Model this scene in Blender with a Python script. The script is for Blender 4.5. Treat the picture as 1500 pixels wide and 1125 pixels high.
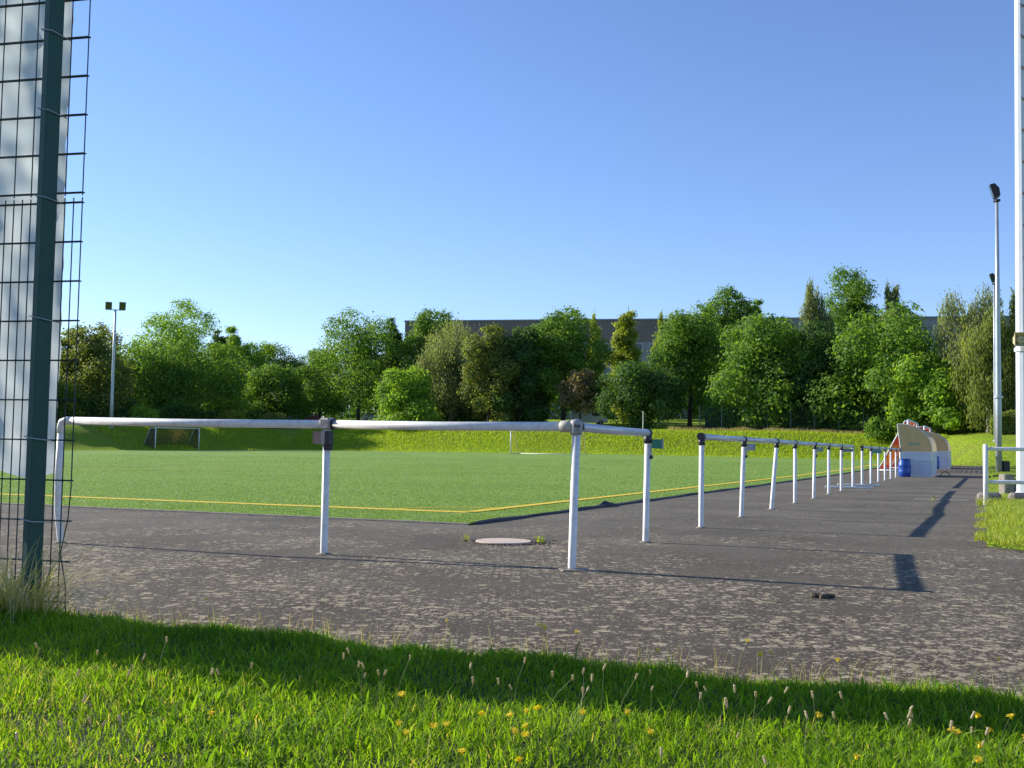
import bpy, math, random
import numpy as np
from mathutils import Matrix, Vector

for o in list(bpy.data.objects):
    bpy.data.objects.remove(o, do_unlink=True)
S = bpy.context.scene
COL = S.collection
rad = math.radians

# ------------------------------------------------------------ camera
cam = bpy.data.cameras.new('camera')
cam.sensor_width = 36.0
cam.lens = 1562.0 / 1500.0 * 36.0
cam.clip_start = 0.05
cam.clip_end = 5000
camo = bpy.data.objects.new('camera', cam)
COL.objects.link(camo)
camo.matrix_world = (Matrix.Translation((0, 0, 0.93)) @ Matrix.Rotation(rad(90) + math.atan(86.1 / 1562), 4, 'X')
                     @ Matrix.Rotation(0.017, 4, 'Z'))
S.camera = camo

# ------------------------------------------------------------ sky and sun
SUN_EL, SUN_AZ = rad(24.0), rad(-66.0)          # azimuth clockwise from +Y
W = bpy.data.worlds.new('World')
S.world = W
W.use_nodes = True
wn, wl = W.node_tree.nodes, W.node_tree.links
sky = wn.new('ShaderNodeTexSky')
sky.sky_type = 'NISHITA'
sky.sun_disc = False
sky.sun_elevation = SUN_EL
sky.sun_rotation = SUN_AZ
sky.altitude = 100
sky.air_density = 1.0
sky.dust_density = 0.1
sky.ozone_density = 5.0
bg = wn['Background']
bg.inputs[1].default_value = 0.116
tint = wn.new('ShaderNodeMix'); tint.data_type = 'RGBA'; tint.blend_type = 'MULTIPLY'; tint.inputs[0].default_value = 1
tint.inputs[7].default_value = (1.0, .94, 1.05, 1)
wl.new(sky.outputs[0], tint.inputs[6])
wl.new(tint.outputs[2], bg.inputs[0])

sl = bpy.data.lights.new('sun', 'SUN')
sl.energy = 4.7
sl.angle = rad(0.53)
sl.color = (1.0, 0.93, 0.82)
so = bpy.data.objects.new('sun', sl)
COL.objects.link(so)
sdir = Vector((math.sin(SUN_AZ) * math.cos(SUN_EL), math.cos(SUN_AZ) * math.cos(SUN_EL), math.sin(SUN_EL)))
so.rotation_euler = sdir.to_track_quat('Z', 'Y').to_euler()
so.location = (-40, 20, 40)

S.view_settings.view_transform = 'Standard'
S.view_settings.look = 'None'
S.view_settings.gamma = 1
S.view_settings.use_curve_mapping = False
S.view_settings.exposure = 0.75
S.render.engine = 'CYCLES'
S.cycles.max_bounces = 6
S.cycles.transparent_max_bounces = 8
S.cycles.use_denoising = True
S.cycles.denoiser = 'OPENIMAGEDENOISE'
S.cycles.denoising_input_passes = 'RGB_ALBEDO_NORMAL'
S.cycles.denoising_prefilter = 'NONE'

# ------------------------------------------------------------ ground shape (metres)
K = np.array([-0.458, 12.511])                  # near corner of the pitch
BD = np.array([math.cos(rad(66)), math.sin(rad(66))])   # along the touchline
AD = np.array([-BD[1], BD[0]])                  # along the near goal line

def ss(a):
    a = np.clip(a, 0, 1)
    return a * a * (3 - 2 * a)

def hz(x, y):
    x = np.asarray(x, float); y = np.asarray(y, float)
    w = ss((72 - np.hypot(x, y)) / 40)
    far = -.1 - .3 * np.clip((10 - x) / 40, 0, 1.5)
    return w * (.005 * x - .006 * (y - 7)) + (1 - w) * far

def xy(s, t):
    return K[0] + BD[0] * s + AD[0] * t, K[1] + BD[1] * s + AD[1] * t

def st(x, y):
    return (x - K[0]) * BD[0] + (y - K[1]) * BD[1], (x - K[0]) * AD[0] + (y - K[1]) * AD[1]

def ter(x, y):
    s, t = st(np.asarray(x, float), np.asarray(y, float))
    s0 = 96 - 28 * ss(-t / 6)
    e = np.maximum(s - s0, t - 71)
    wob = .12 * np.sin(x * .35 + 1.3) * np.sin(y * .27) * ss(e / 6)
    return hz(x, y) - .06 + (2.45 - .95 * ss(-t / 5)) * ss(e / 7.5) + .058 * np.clip(e - 5, 0, 42) + wob

def tz(x, y):
    return float(ter(x, y))

def gz(x, y):
    return float(hz(x, y))

# ------------------------------------------------------------ materials
MATS = {}

def newmat(name):
    m = bpy.data.materials.new(name)
    m.use_nodes = True
    return m, m.node_tree.nodes, m.node_tree.links, m.node_tree.nodes['Principled BSDF']

def ramp(n, stops):
    r = n.new('ShaderNodeValToRGB')
    while len(r.color_ramp.elements) < len(stops):
        r.color_ramp.elements.new(0.5)
    for e, (p, c) in zip(r.color_ramp.elements, stops):
        e.position = p
        e.color = c if len(c) == 4 else (*c, 1)
    return r

def noise(n, l, vec, scale, detail=3, rough=.55, dist=0):
    t = n.new('ShaderNodeTexNoise')
    t.inputs['Scale'].default_value = scale
    t.inputs['Detail'].default_value = detail
    t.inputs['Roughness'].default_value = rough
    t.inputs['Distortion'].default_value = dist
    if vec is not None:
        l.new(vec, t.inputs['Vector'])
    return t

def mixc(n, l, fac, a, b):
    m = n.new('ShaderNodeMix')
    m.data_type = 'RGBA'
    for sock, v in ((m.inputs[0], fac), (m.inputs[6], a), (m.inputs[7], b)):
        if hasattr(v, 'is_output'):
            l.new(v, sock)
        elif isinstance(v, (int, float)):
            sock.default_value = v
        else:
            sock.default_value = (*v, 1) if len(v) == 3 else v
    return m.outputs[2]

def math_(n, l, op, a, b=None, clamp=False):
    m = n.new('ShaderNodeMath')
    m.operation = op
    m.use_clamp = clamp
    for i, v in enumerate((a, b)):
        if v is None:
            continue
        if hasattr(v, 'is_output'):
            l.new(v, m.inputs[i])
        else:
            m.inputs[i].default_value = v
    return m.outputs[0]

def bump(n, l, height, strength, dist, bsdf):
    b = n.new('ShaderNodeBump')
    b.inputs['Strength'].default_value = strength
    b.inputs['Distance'].default_value = dist
    l.new(height, b.inputs['Height'])
    l.new(b.outputs[0], bsdf.inputs['Normal'])

def coords(n):
    return n.new('ShaderNodeTexCoord').outputs['Object']

def paint(name, col, rough=.45, wear=None, scale=6, metal=0, amount=.5, bumpy=0):
    """a painted or metal surface with a little dirt and wear of its own"""
    if name in MATS:
        return MATS[name]
    m, n, l, b = newmat(name)
    v = coords(n)
    t = noise(n, l, v, scale, 5, .65)
    w = wear or tuple(c * .72 for c in col)
    r = ramp(n, [(.45, (0, 0, 0)), (.72, (1, 1, 1))])
    l.new(t.outputs[0], r.inputs[0])
    l.new(mixc(n, l, math_(n, l, 'MULTIPLY', r.outputs[0], amount), col, w), b.inputs['Base Color'])
    b.inputs['Roughness'].default_value = rough
    b.inputs['Metallic'].default_value = metal
    if bumpy:
        t2 = noise(n, l, v, scale * 6, 3)
        bump(n, l, t2.outputs[0], bumpy, .01, b)
    MATS[name] = m
    return m

def leafmat(name, c0, c1, trans=.4, rough=.45, c2=None, spec=.4):
    """foliage: each leaf has its own tone (attribute), light passes through"""
    if name in MATS:
        return MATS[name]
    m, n, l, b = newmat(name)
    a = n.new('ShaderNodeAttribute')
    a.attribute_name = 'tone'
    stops = [(0, c0), (1, c1)] if c2 is None else [(0, c0), (.9, c1), (.93, c2), (1, c2)]
    r = ramp(n, stops)
    l.new(a.outputs['Fac'], r.inputs[0])
    l.new(r.outputs[0], b.inputs['Base Color'])
    b.inputs['Roughness'].default_value = rough
    b.inputs['Specular IOR Level'].default_value = spec
    tr = n.new('ShaderNodeBsdfTranslucent')
    g = n.new('ShaderNodeMix')
    g.data_type = 'RGBA'
    g.blend_type = 'MULTIPLY'
    g.inputs[0].default_value = 1
    l.new(r.outputs[0], g.inputs[6])
    g.inputs[7].default_value = (1.5, 1.45, .55, 1)
    l.new(g.outputs[2], tr.inputs[0])
    mx = n.new('ShaderNodeMixShader')
    mx.inputs[0].default_value = trans
    l.new(b.outputs[0], mx.inputs[1])
    l.new(tr.outputs[0], mx.inputs[2])
    l.new(mx.outputs[0], n['Material Output'].inputs[0])
    MATS[name] = m
    return m

def sheet_translucent(name, col, trans, alpha_like=0, rough=.5):
    if name in MATS:
        return MATS[name]
    m, n, l, b = newmat(name)
    v = coords(n)
    t = noise(n, l, v, 3, 5, .6)
    r = ramp(n, [(.3, tuple(c * .86 for c in col)), (.7, col)])
    l.new(t.outputs[0], r.inputs[0])
    l.new(r.outputs[0], b.inputs['Base Color'])
    b.inputs['Roughness'].default_value = rough
    tr = n.new('ShaderNodeBsdfTranslucent')
    l.new(r.outputs[0], tr.inputs[0])
    mx = n.new('ShaderNodeMixShader')
    mx.inputs[0].default_value = trans
    l.new(b.outputs[0], mx.inputs[1])
    l.new(tr.outputs[0], mx.inputs[2])
    l.new(mx.outputs[0], n['Material Output'].inputs[0])
    MATS[name] = m
    return m

# ------------------------------------------------------------ geometry helpers
def link(o):
    COL.objects.link(o)
    return o

class MB:
    def __init__(self):
        self.v = []; self.f = []
    def add(self, vs, fs):
        k = len(self.v)
        self.v += [tuple(map(float, p)) for p in vs]
        self.f += [tuple(i + k for i in q) for q in fs]
        return self
    def box(self, c, size, rz=0, rx=0, bev=0):
        hx, hy, h = size[0] / 2, size[1] / 2, size[2] / 2
        R = Matrix.Rotation(rz, 3, 'Z') @ Matrix.Rotation(rx, 3, 'X')
        if bev <= 0:
            pts = [(sx * hx, sy * hy, sz * h) for sz in (-1, 1) for sy in (-1, 1) for sx in (-1, 1)]
            fs = [(0, 2, 3, 1), (4, 5, 7, 6), (0, 1, 5, 4), (2, 6, 7, 3), (0, 4, 6, 2), (1, 3, 7, 5)]
        else:
            b = min(bev, hx * .9, hy * .9, h * .9)
            ring = [(-hx + b, -hy), (hx - b, -hy), (hx, -hy + b), (hx, hy - b), (hx - b, hy), (-hx + b, hy), (-hx, hy - b), (-hx, -hy + b)]
            ins = [(x * (1 - b / hx), y * (1 - b / hy)) for x, y in ring]
            pts = [(x, y, -h) for x, y in ins] + [(x, y, -h + b) for x, y in ring] + [(x, y, h - b) for x, y in ring] + [(x, y, h) for x, y in ins]
            fs = [tuple(range(7, -1, -1)), tuple(range(24, 32))]
            for L in range(3):
                for i in range(8):
                    j = (i + 1) % 8
                    fs.append((L * 8 + i, L * 8 + j, L * 8 + 8 + j, L * 8 + 8 + i))
        self.add([tuple(R @ Vector(p) + Vector(c)) for p in pts], fs)
        return self
    def tube(self, pts, r, n=10, cap=True):
        pts = [Vector(p) for p in pts]
        rs = r if isinstance(r, (list, tuple)) else [r] * len(pts)
        vs = []; fs = []
        prev = None
        for i, p in enumerate(pts):
            d = (pts[min(i + 1, len(pts) - 1)] - pts[max(i - 1, 0)]).normalized()
            if prev is None:
                a = Vector((0, 0, 1)) if abs(d.z) < .9 else Vector((1, 0, 0))
                u = d.cross(a).normalized()
            else:
                u = (prev - d * prev.dot(d)).normalized()
            prev = u
            w = d.cross(u)
            for k in range(n):
                a = 2 * math.pi * k / n
                vs.append(p + (u * math.cos(a) + w * math.sin(a)) * rs[i])
        for i in range(len(pts) - 1):
            for k in range(n):
                j = (k + 1) % n
                fs.append((i * n + k, i * n + j, i * n + n + j, i * n + n + k))
        if cap:
            fs.append(tuple(range(n - 1, -1, -1)))
            fs.append(tuple((len(pts) - 1) * n + k for k in range(n)))
        self.add(vs, fs)
        return self
    def lathe(self, prof, c=(0, 0, 0), n=20):
        vs = []; fs = []
        for r, z in prof:
            for k in range(n):
                a = 2 * math.pi * k / n
                vs.append((c[0] + r * math.cos(a), c[1] + r * math.sin(a), c[2] + z))
        for i in range(len(prof) - 1):
            for k in range(n):
                j = (k + 1) % n
                fs.append((i * n + k, i * n + j, i * n + n + j, i * n + n + k))
        fs.append(tuple(range(n - 1, -1, -1)))
        fs.append(tuple((len(prof) - 1) * n + k for k in range(n)))
        self.add(vs, fs)
        return self
    def prism(self, poly, a0, a1, axis='y'):
        """poly in (u,z); extruded along y (or x) from a0 to a1"""
        n = len(poly)
        mk = (lambda u, w, z: (u, w, z)) if axis == 'y' else (lambda u, w, z: (w, u, z))
        vs = [mk(u, a0, z) for u, z in poly] + [mk(u, a1, z) for u, z in poly]
        fs = [tuple(range(n)), tuple(range(2 * n - 1, n - 1, -1))]
        for i in range(n):
            j = (i + 1) % n
            fs.append((i, i + n, j + n, j))
        self.add(vs, fs)
        return self
    def obj(self, name, mat, parent=None, smooth=False, off=None):
        v = self.v
        if off is not None:
            v = [(p[0] - off[0], p[1] - off[1], p[2] - off[2]) for p in v]
        me = bpy.data.meshes.new(name)
        me.from_pydata(v, [], self.f)
        me.materials.append(mat)
        if smooth:
            me.polygons.foreach_set('use_smooth', [len(f) <= 4 for f in self.f])
        me.update()
        o = link(bpy.data.objects.new(name, me))
        if parent:
            o.parent = parent
        return o

def fast(name, V, F, mat, parent=None, tone=None, smooth=False):
    V = np.ascontiguousarray(V, dtype=np.float32)
    F = np.ascontiguousarray(F, dtype=np.int32)
    me = bpy.data.meshes.new(name)
    k = F.shape[1]
    me.vertices.add(len(V)); me.vertices.foreach_set('co', V.ravel())
    me.loops.add(F.size); me.loops.foreach_set('vertex_index', F.ravel())
    me.polygons.add(len(F))
    me.polygons.foreach_set('loop_start', np.arange(0, F.size, k, dtype=np.int32))
    try:
        me.polygons.foreach_set('loop_total', np.full(len(F), k, dtype=np.int32))
    except Exception:
        pass
    if smooth:
        me.polygons.foreach_set('use_smooth', np.ones(len(F), dtype=bool))
    if tone is not None:
        at = me.attributes.new('tone', 'FLOAT', 'POINT')
        at.data.foreach_set('value', np.ascontiguousarray(tone, dtype=np.float32))
    me.materials.append(mat)
    me.update(calc_edges=True)
    o = link(bpy.data.objects.new(name, me))
    if parent:
        o.parent = parent
    return o

def grid_mesh(X, Y, Z):
    n, m = X.shape
    V = np.stack([X, Y, Z], -1).reshape(-1, 3)
    i = np.arange(n * m).reshape(n, m)
    F = np.stack([i[:-1, :-1], i[1:, :-1], i[1:, 1:], i[:-1, 1:]], -1).reshape(-1, 4)
    return V, F

def thing(name, label, cat, loc, rz=0, group=None):
    o = link(bpy.data.objects.new(name, None))
    o.empty_display_size = .2
    o.location = loc
    o.rotation_euler = (0, 0, rz)
    return tag(o, label, cat, group)

def tag(o, label, cat, group=None):
    o['label'] = label
    o['category'] = cat
    if group:
        o['group'] = group
    return o

def structure(o):
    o['kind'] = 'structure'
    return o

def stuff(o, label=None, cat=None):
    o['kind'] = 'stuff'
    if label:
        o['label'] = label
        o['category'] = cat
    return o

# ------------------------------------------------------------ ground materials
def mat_asphalt():
    m, n, l, b = newmat('asphalt')
    v = coords(n)
    grit = noise(n, l, v, 85, 5, .85)
    r1 = ramp(n, [(.3, (.060, .053, .040)), (.5, (.138, .125, .098)), (.72, (.31, .285, .23))])
    l.new(grit.outputs[0], r1.inputs[0])
    big = noise(n, l, v, .55, 4, .6)
    r2 = ramp(n, [(.35, (.74, .71, .69)), (.65, (1.16, 1.13, 1.1))])
    l.new(big.outputs[0], r2.inputs[0])
    mu = n.new('ShaderNodeMix'); mu.data_type = 'RGBA'; mu.blend_type = 'MULTIPLY'; mu.inputs[0].default_value = 1
    l.new(r1.outputs[0], mu.inputs[6]); l.new(r2.outputs[0], mu.inputs[7])
    mot = noise(n, l, v, 13, 4, .75)
    rm = ramp(n, [(.34, (.78, .78, .78)), (.66, (1.22, 1.22, 1.2))])
    l.new(mot.outputs[0], rm.inputs[0])
    mu3 = n.new('ShaderNodeMix'); mu3.data_type = 'RGBA'; mu3.blend_type = 'MULTIPLY'; mu3.inputs[0].default_value = 1
    l.new(mu.outputs[2], mu3.inputs[6]); l.new(rm.outputs[0], mu3.inputs[7])
    mu = mu3
    # brownish dirt close to the verge
    dirt = noise(n, l, v, 1.6, 5, .65)
    rd = ramp(n, [(.48, (0, 0, 0)), (.7, (1, 1, 1))])
    l.new(dirt.outputs[0], rd.inputs[0])
    sep0 = n.new('ShaderNodeSeparateXYZ')
    l.new(v, sep0.inputs[0])
    near = n.new('ShaderNodeMapRange')
    near.inputs[1].default_value = 4; near.inputs[2].default_value = 13; near.inputs[3].default_value = .72; near.inputs[4].default_value = .0
    l.new(sep0.outputs[1], near.inputs[0])
    c1 = mixc(n, l, math_(n, l, 'ADD', math_(n, l, 'MULTIPLY', rd.outputs[0], .4), near.outputs[0]), mu.outputs[2], (.060, .046, .032))
    fl = noise(n, l, v, 60, 2, .6)
    rf_ = ramp(n, [(.60, (0, 0, 0)), (.68, (1, 1, 1))])
    l.new(fl.outputs[0], rf_.inputs[0])
    c1 = mixc(n, l, math_(n, l, 'MULTIPLY', rf_.outputs[0], .45), c1, (.34, .31, .25))
    # lichen spots: pale flakes, more of them outside the railing (near the verge) than on the path
    sep = n.new('ShaderNodeSeparateXYZ')
    l.new(v, sep.inputs[0])
    patch = noise(n, l, v, .8, 5, .68)
    yfac = n.new('ShaderNodeMapRange')
    yfac.inputs[1].default_value = 4.0; yfac.inputs[2].default_value = 15.0
    yfac.inputs[3].default_value = .50; yfac.inputs[4].default_value = -.12
    l.new(sep.outputs[1], yfac.inputs[0])
    xfac = n.new('ShaderNodeMapRange')
    xfac.inputs[1].default_value = -4; xfac.inputs[2].default_value = 4
    xfac.inputs[3].default_value = .10; xfac.inputs[4].default_value = -.06
    l.new(sep.outputs[0], xfac.inputs[0])
    dens = math_(n, l, 'ADD', math_(n, l, 'ADD', yfac.outputs[0], xfac.outputs[0]), math_(n, l, 'MULTIPLY', math_(n, l, 'SUBTRACT', patch.outputs[0], .5), 2.7))
    layers = []
    for sc_, rad_ in ((14.0, .50), (25.0, .48), (47.0, .47)):
        wob = noise(n, l, v, sc_ * 2.6, 3, .7)
        vm = n.new('ShaderNodeVectorMath'); vm.operation = 'MULTIPLY_ADD'
        l.new(wob.outputs['Color'], vm.inputs[0]); vm.inputs[1].default_value = (.75 / sc_,) * 3; l.new(v, vm.inputs[2])
        vor = n.new('ShaderNodeTexVoronoi')
        vor.inputs['Scale'].default_value = sc_
        l.new(vm.outputs[0], vor.inputs['Vector'])
        sc2 = n.new('ShaderNodeSeparateColor')
        l.new(vor.outputs['Color'], sc2.inputs[0])
        present = math_(n, l, 'SUBTRACT', dens, math_(n, l, 'MULTIPLY', sc2.outputs[0], 1.0))      # some cells carry a flake, more where dense
        pr = n.new('ShaderNodeMapRange'); pr.inputs[1].default_value = -.04; pr.inputs[2].default_value = .12
        l.new(present, pr.inputs[0])
        rr_ = math_(n, l, 'MULTIPLY', math_(n, l, 'ADD', math_(n, l, 'MULTIPLY', sc2.outputs[1], .6), .55), rad_)
        dd = math_(n, l, 'SUBTRACT', rr_, vor.outputs['Distance'])
        mr = n.new('ShaderNodeMapRange'); mr.inputs[1].default_value = -.01; mr.inputs[2].default_value = .05
        l.new(dd, mr.inputs[0])
        layers.append(math_(n, l, 'MULTIPLY', mr.outputs[0], pr.outputs[0]))
    spot_ = math_(n, l, 'MAXIMUM', math_(n, l, 'MAXIMUM', layers[0], layers[1]), layers[2])
    brk = noise(n, l, v, 75, 2, .6)
    rbk = ramp(n, [(.36, (.25, .25, .25)), (.55, (1, 1, 1))])
    l.new(brk.outputs[0], rbk.inputs[0])
    wear = noise(n, l, v, 5, 4, .7)
    rw_ = ramp(n, [(.32, (.55, .55, .55)), (.55, (1, 1, 1))])
    l.new(wear.outputs[0], rw_.inputs[0])
    spotv = math_(n, l, 'MULTIPLY', math_(n, l, 'MULTIPLY', spot_, rbk.outputs[0]), rw_.outputs[0])
    tone = noise(n, l, v, 30, 3)
    rl = ramp(n, [(.3, (.32, .27, .175)), (.7, (.64, .545, .37))])
    l.new(tone.outputs[0], rl.inputs[0])
    cc = mixc(n, l, math_(n, l, 'MULTIPLY', spotv, .9), c1, rl.outputs[0])
    l.new(cc, b.inputs['Base Color'])
    b.inputs['Roughness'].default_value = .93
    b.inputs['Specular IOR Level'].default_value = .2
    hh = math_(n, l, 'ADD', grit.outputs[0], math_(n, l, 'MULTIPLY', spotv, .15))
    bump(n, l, hh, .7, .012, b)
    return m

def mat_turf():
    m, n, l, b = newmat('turf')
    v = coords(n)
    a = noise(n, l, v, 38, 5, .9)
    c = noise(n, l, v, .22, 4, .6)
    d2 = noise(n, l, v, 9, 6, .8)
    r = ramp(n, [(.28, (.115, .20, .036)), (.5, (.225, .35, .064)), (.75, (.37, .50, .12))])
    l.new(a.outputs[0], r.inputs[0])
    r2 = ramp(n, [(.35, (.82, .88, .82)), (.65, (1.10, 1.06, 1.10))])
    l.new(c.outputs[0], r2.inputs[0])
    mu = n.new('ShaderNodeMix'); mu.data_type = 'RGBA'; mu.blend_type = 'MULTIPLY'; mu.inputs[0].default_value = 1
    l.new(r.outputs[0], mu.inputs[6]); l.new(r2.outputs[0], mu.inputs[7])
    r3 = ramp(n, [(.32, (.74, .76, .74)), (.68, (1.22, 1.2, 1.2))])
    l.new(d2.outputs[0], r3.inputs[0])
    mu2 = n.new('ShaderNodeMix'); mu2.data_type = 'RGBA'; mu2.blend_type = 'MULTIPLY'; mu2.inputs[0].default_value = 1
    l.new(mu.outputs[2], mu2.inputs[6]); l.new(r3.outputs[0], mu2.inputs[7])
    l.new(mu2.outputs[2], b.inputs['Base Color'])
    b.inputs['Roughness'].default_value = .75
    b.inputs['Specular IOR Level'].default_value = .15
    bump(n, l, a.outputs[0], .9, .03, b)
    return m

def mat_meadow():
    m, n, l, b = newmat('meadow')
    v = coords(n)
    mp = n.new('ShaderNodeMapping')
    l.new(v, mp.inputs[0])
    a = noise(n, l, v, 3.2, 5, .75)
    c = noise(n, l, v, .16, 4, .6)
    r = ramp(n, [(.3, (.14, .23, .010)), (.5, (.26, .39, .018)), (.72, (.40, .53, .04))])
    l.new(a.outputs[0], r.inputs[0])
    rb = ramp(n, [(.42, (0, 0, 0)), (.7, (1, 1, 1))])
    l.new(c.outputs[0], rb.inputs[0])
    cc = mixc(n, l, math_(n, l, 'MULTIPLY', rb.outputs[0], .7), r.outputs[0], (.25, .26, .05))
    l.new(cc, b.inputs['Base Color'])
    b.inputs['Roughness'].default_value = .8
    b.inputs['Specular IOR Level'].default_value = .1
    bump(n, l, a.outputs[0], 1.0, .35, b)
    return m

def mat_soil():
    m, n, l, b = newmat('verge_soil')
    v = coords(n)
    a = noise(n, l, v, 28, 5, .7)
    r = ramp(n, [(.35, (.022, .030, .010)), (.65, (.05, .06, .02))])
    l.new(a.outputs[0], r.inputs[0])
    l.new(r.outputs[0], b.inputs['Base Color'])
    b.inputs['Roughness'].default_value = .95
    bump(n, l, a.outputs[0], .8, .02, b)
    return m

def mat_line(name, col):
    m, n, l, b = newmat(name)
    v = coords(n)
    a = noise(n, l, v, 60, 4, .8)
    r = ramp(n, [(.3, tuple(c * .55 for c in col)), (.6, col)])
    l.new(a.outputs[0], r.inputs[0])
    l.new(r.outputs[0], b.inputs['Base Color'])
    b.inputs['Roughness'].default_value = .8
    bump(n, l, a.outputs[0], .7, .02, b)
    return m

ASPH, TURF, MEAD, SOIL = mat_asphalt(), mat_turf(), mat_meadow(), mat_soil()
YEL, WLINE = mat_line('yellow_line', (.90, .64, .04)), mat_line('pale_line', (.50, .52, .32))

# ------------------------------------------------------------ terrain and paving sheets
gx = np.concatenate([np.linspace(-1500, -160, 14)[:-1], np.arange(-160, 160.1, 1.6), np.linspace(160, 1500, 14)[1:]])
gy = np.concatenate([np.linspace(-400, -20, 8)[:-1], np.arange(-20, 190.1, 1.5), np.linspace(190, 2500, 20)[1:]])
GX, GY = np.meshgrid(gx, gy, indexing='ij')
V, F = grid_mesh(GX, GY, ter(GX, GY))
structure(fast('ground', V, F, MEAD, smooth=True))

def st_grid(s0, s1, t0, t1, ds, dt, z, smooth=True):
    a = np.linspace(s0, s1, max(2, int((s1 - s0) / ds) + 1)); b_ = np.linspace(t0, t1, max(2, int((t1 - t0) / dt) + 1))
    A, B = np.meshgrid(a, b_, indexing='ij')
    X, Y = xy(A, B)
    return grid_mesh(X, Y, hz(X, Y) + z)

V1, F1 = st_grid(-22, -.45, -34, 76, 1.2, 1.2, 0)
V2, F2 = st_grid(-.45, 67.3, -6.2, 76, 1.2, 1.2, 0)
structure(fast('asphalt_path', np.vstack([V1, V2]), np.vstack([F1, F2 + len(V1)]), ASPH, smooth=True))
V1, F1 = st_grid(0, 96, 0, 71.5, 1.2, 1.2, .012)
# skew the near goal-line edge a little: the turf was cut along the existing kerb
structure(fast('pitch_turf', V1, F1, TURF, smooth=True))

def line_st(pts, w, mat, name='pitch_line', z=.017):
    """painted line on the turf through (s,t) points"""
    P = np.array(pts, float)
    out = []
    for i in range(len(P)):
        d = P[min(i + 1, len(P) - 1)] - P[max(i - 1, 0)]
        d /= np.linalg.norm(d)
        nrm = np.array([-d[1], d[0]]) * w / 2
        out.append((P[i] + nrm, P[i] - nrm))
    vs = []
    for a, b_ in out:
        for q in (a, b_):
            x, y = xy(*q)
            vs.append((x, y, gz(x, y) + z))
    fs = [(2 * i, 2 * i + 1, 2 * i + 3, 2 * i + 2) for i in range(len(P) - 1)]
    m = MB(); m.add(vs, fs)
    return structure(m.obj(name, mat))

def seg(a, b_, n):
    return [(a[0] + (b_[0] - a[0]) * i / n, a[1] + (b_[1] - a[1]) * i / n) for i in range(n + 1)]
line_st(seg((2.0, 1.0), (2.0, 70), 50), .27, YEL)
line_st(seg((2.055, 1.02), (94, 1.02), 70), .19, YEL, z=.0215)
line_st([(2.05 + 1.12 * math.cos(a), 1.07 + 1.12 * math.sin(a)) for a in np.linspace(.05, math.pi / 2 - .05, 14)], .08, YEL, z=.0195)
line_st(seg((12, 22.6), (23.6, 22.6), 10), .125, YEL)
line_st(seg((23.6, 22.55), (23.6, 60), 24), .10, WLINE)
line_st(seg((13.1, .95), (13.1, .2), 4), .08, YEL, z=.0175)
line_st(seg((48, 2), (48, 70), 40), .10, WLINE)
line_st(seg((80, 16), (80, 56), 30), .12, WLINE)
line_st(seg((64, 37.5), (68, 35), 4), .22, WLINE, z=.019)

# kerb lip along the turf (dark rubber edge, buckled in one place) and a thin concrete strip on the goal-line side
RUB = paint('edge_rubber', (.018, .020, .026), .7)
CONC = paint('kerb_concrete', (.23, .20, .16), .9, (.10, .09, .075), 9, amount=.9, bumpy=.5)
m = MB()
ssq = np.concatenate([np.arange(.05, 9, .25), np.arange(9, 67, 1.0)])
rows = []
rnd = random.Random(4)
for s in ssq:
    lift = .012 + .012 * max(0, math.sin(s * 2.1)) + (.07 * math.exp(-((s - 4.85) / .22) ** 2))
    wob = .012 * math.sin(s * 3.3 + 1) + .02 * math.sin(s * .7)
    rows.append([(s, .05, .016), (s, .0, .02 + lift), (s, -.05 + wob, .015 + lift * .6), (s, -.07 + wob, .0)])
vs = []
for rw in rows:
    for s, t, z in rw:
        x, y = xy(s, t)
        vs.append((x, y, gz(x, y) + z))
fs = []
for i in range(len(rows) - 1):
    for k in range(3):
        fs.append((i * 4 + k, i * 4 + k + 1, i * 4 + 5 + k, i * 4 + 4 + k))
m.add(vs, fs)
tag(m.obj('turf_edge_strip', RUB), 'dark rubber strip edging the artificial turf along the asphalt path', 'edging')
m = MB()
tt = np.arange(0, 70, 1.0)
vs = []
for t in tt:
    for s, z in ((-.055, 0), (-.05, .018), (.0, .022), (.012, .013)):
        x, y = xy(s, t)
        vs.append((x, y, gz(x, y) + z))
fs = [(i * 4 + k, i * 4 + k + 1, i * 4 + 5 + k, i * 4 + 4 + k) for i in range(len(tt) - 1) for k in range(3)]
m.add(vs, fs)
tag(m.obj('kerb_strip', CONC), 'thin pale concrete strip between the asphalt and the near end of the turf', 'kerb')

# concrete slabs and repairs in the path
def slab(name, label, s0, s1, t0, t1, mat, h=.006):
    a = [xy(s0, t0), xy(s1, t0), xy(s1, t1), xy(s0, t1)]
    m = MB()
    i = [(x, y, gz(x, y) - .02) for x, y in a] + [(x, y, gz(x, y) + h) for x, y in a]
    m.add(i, [(7, 6, 5, 4), (0, 1, 5, 4), (1, 2, 6, 5), (2, 3, 7, 6), (3, 0, 4, 7)])
    m.f = [tuple(q) for q in m.f]
    return structure(m.obj(name, mat))
slab('concrete_slab', '', 11.0, 11.6, -5.2, -4.2, paint('slab_conc', (.19, .175, .15), .9, (.10, .095, .08), 14, amount=.9, bumpy=.4))

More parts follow.
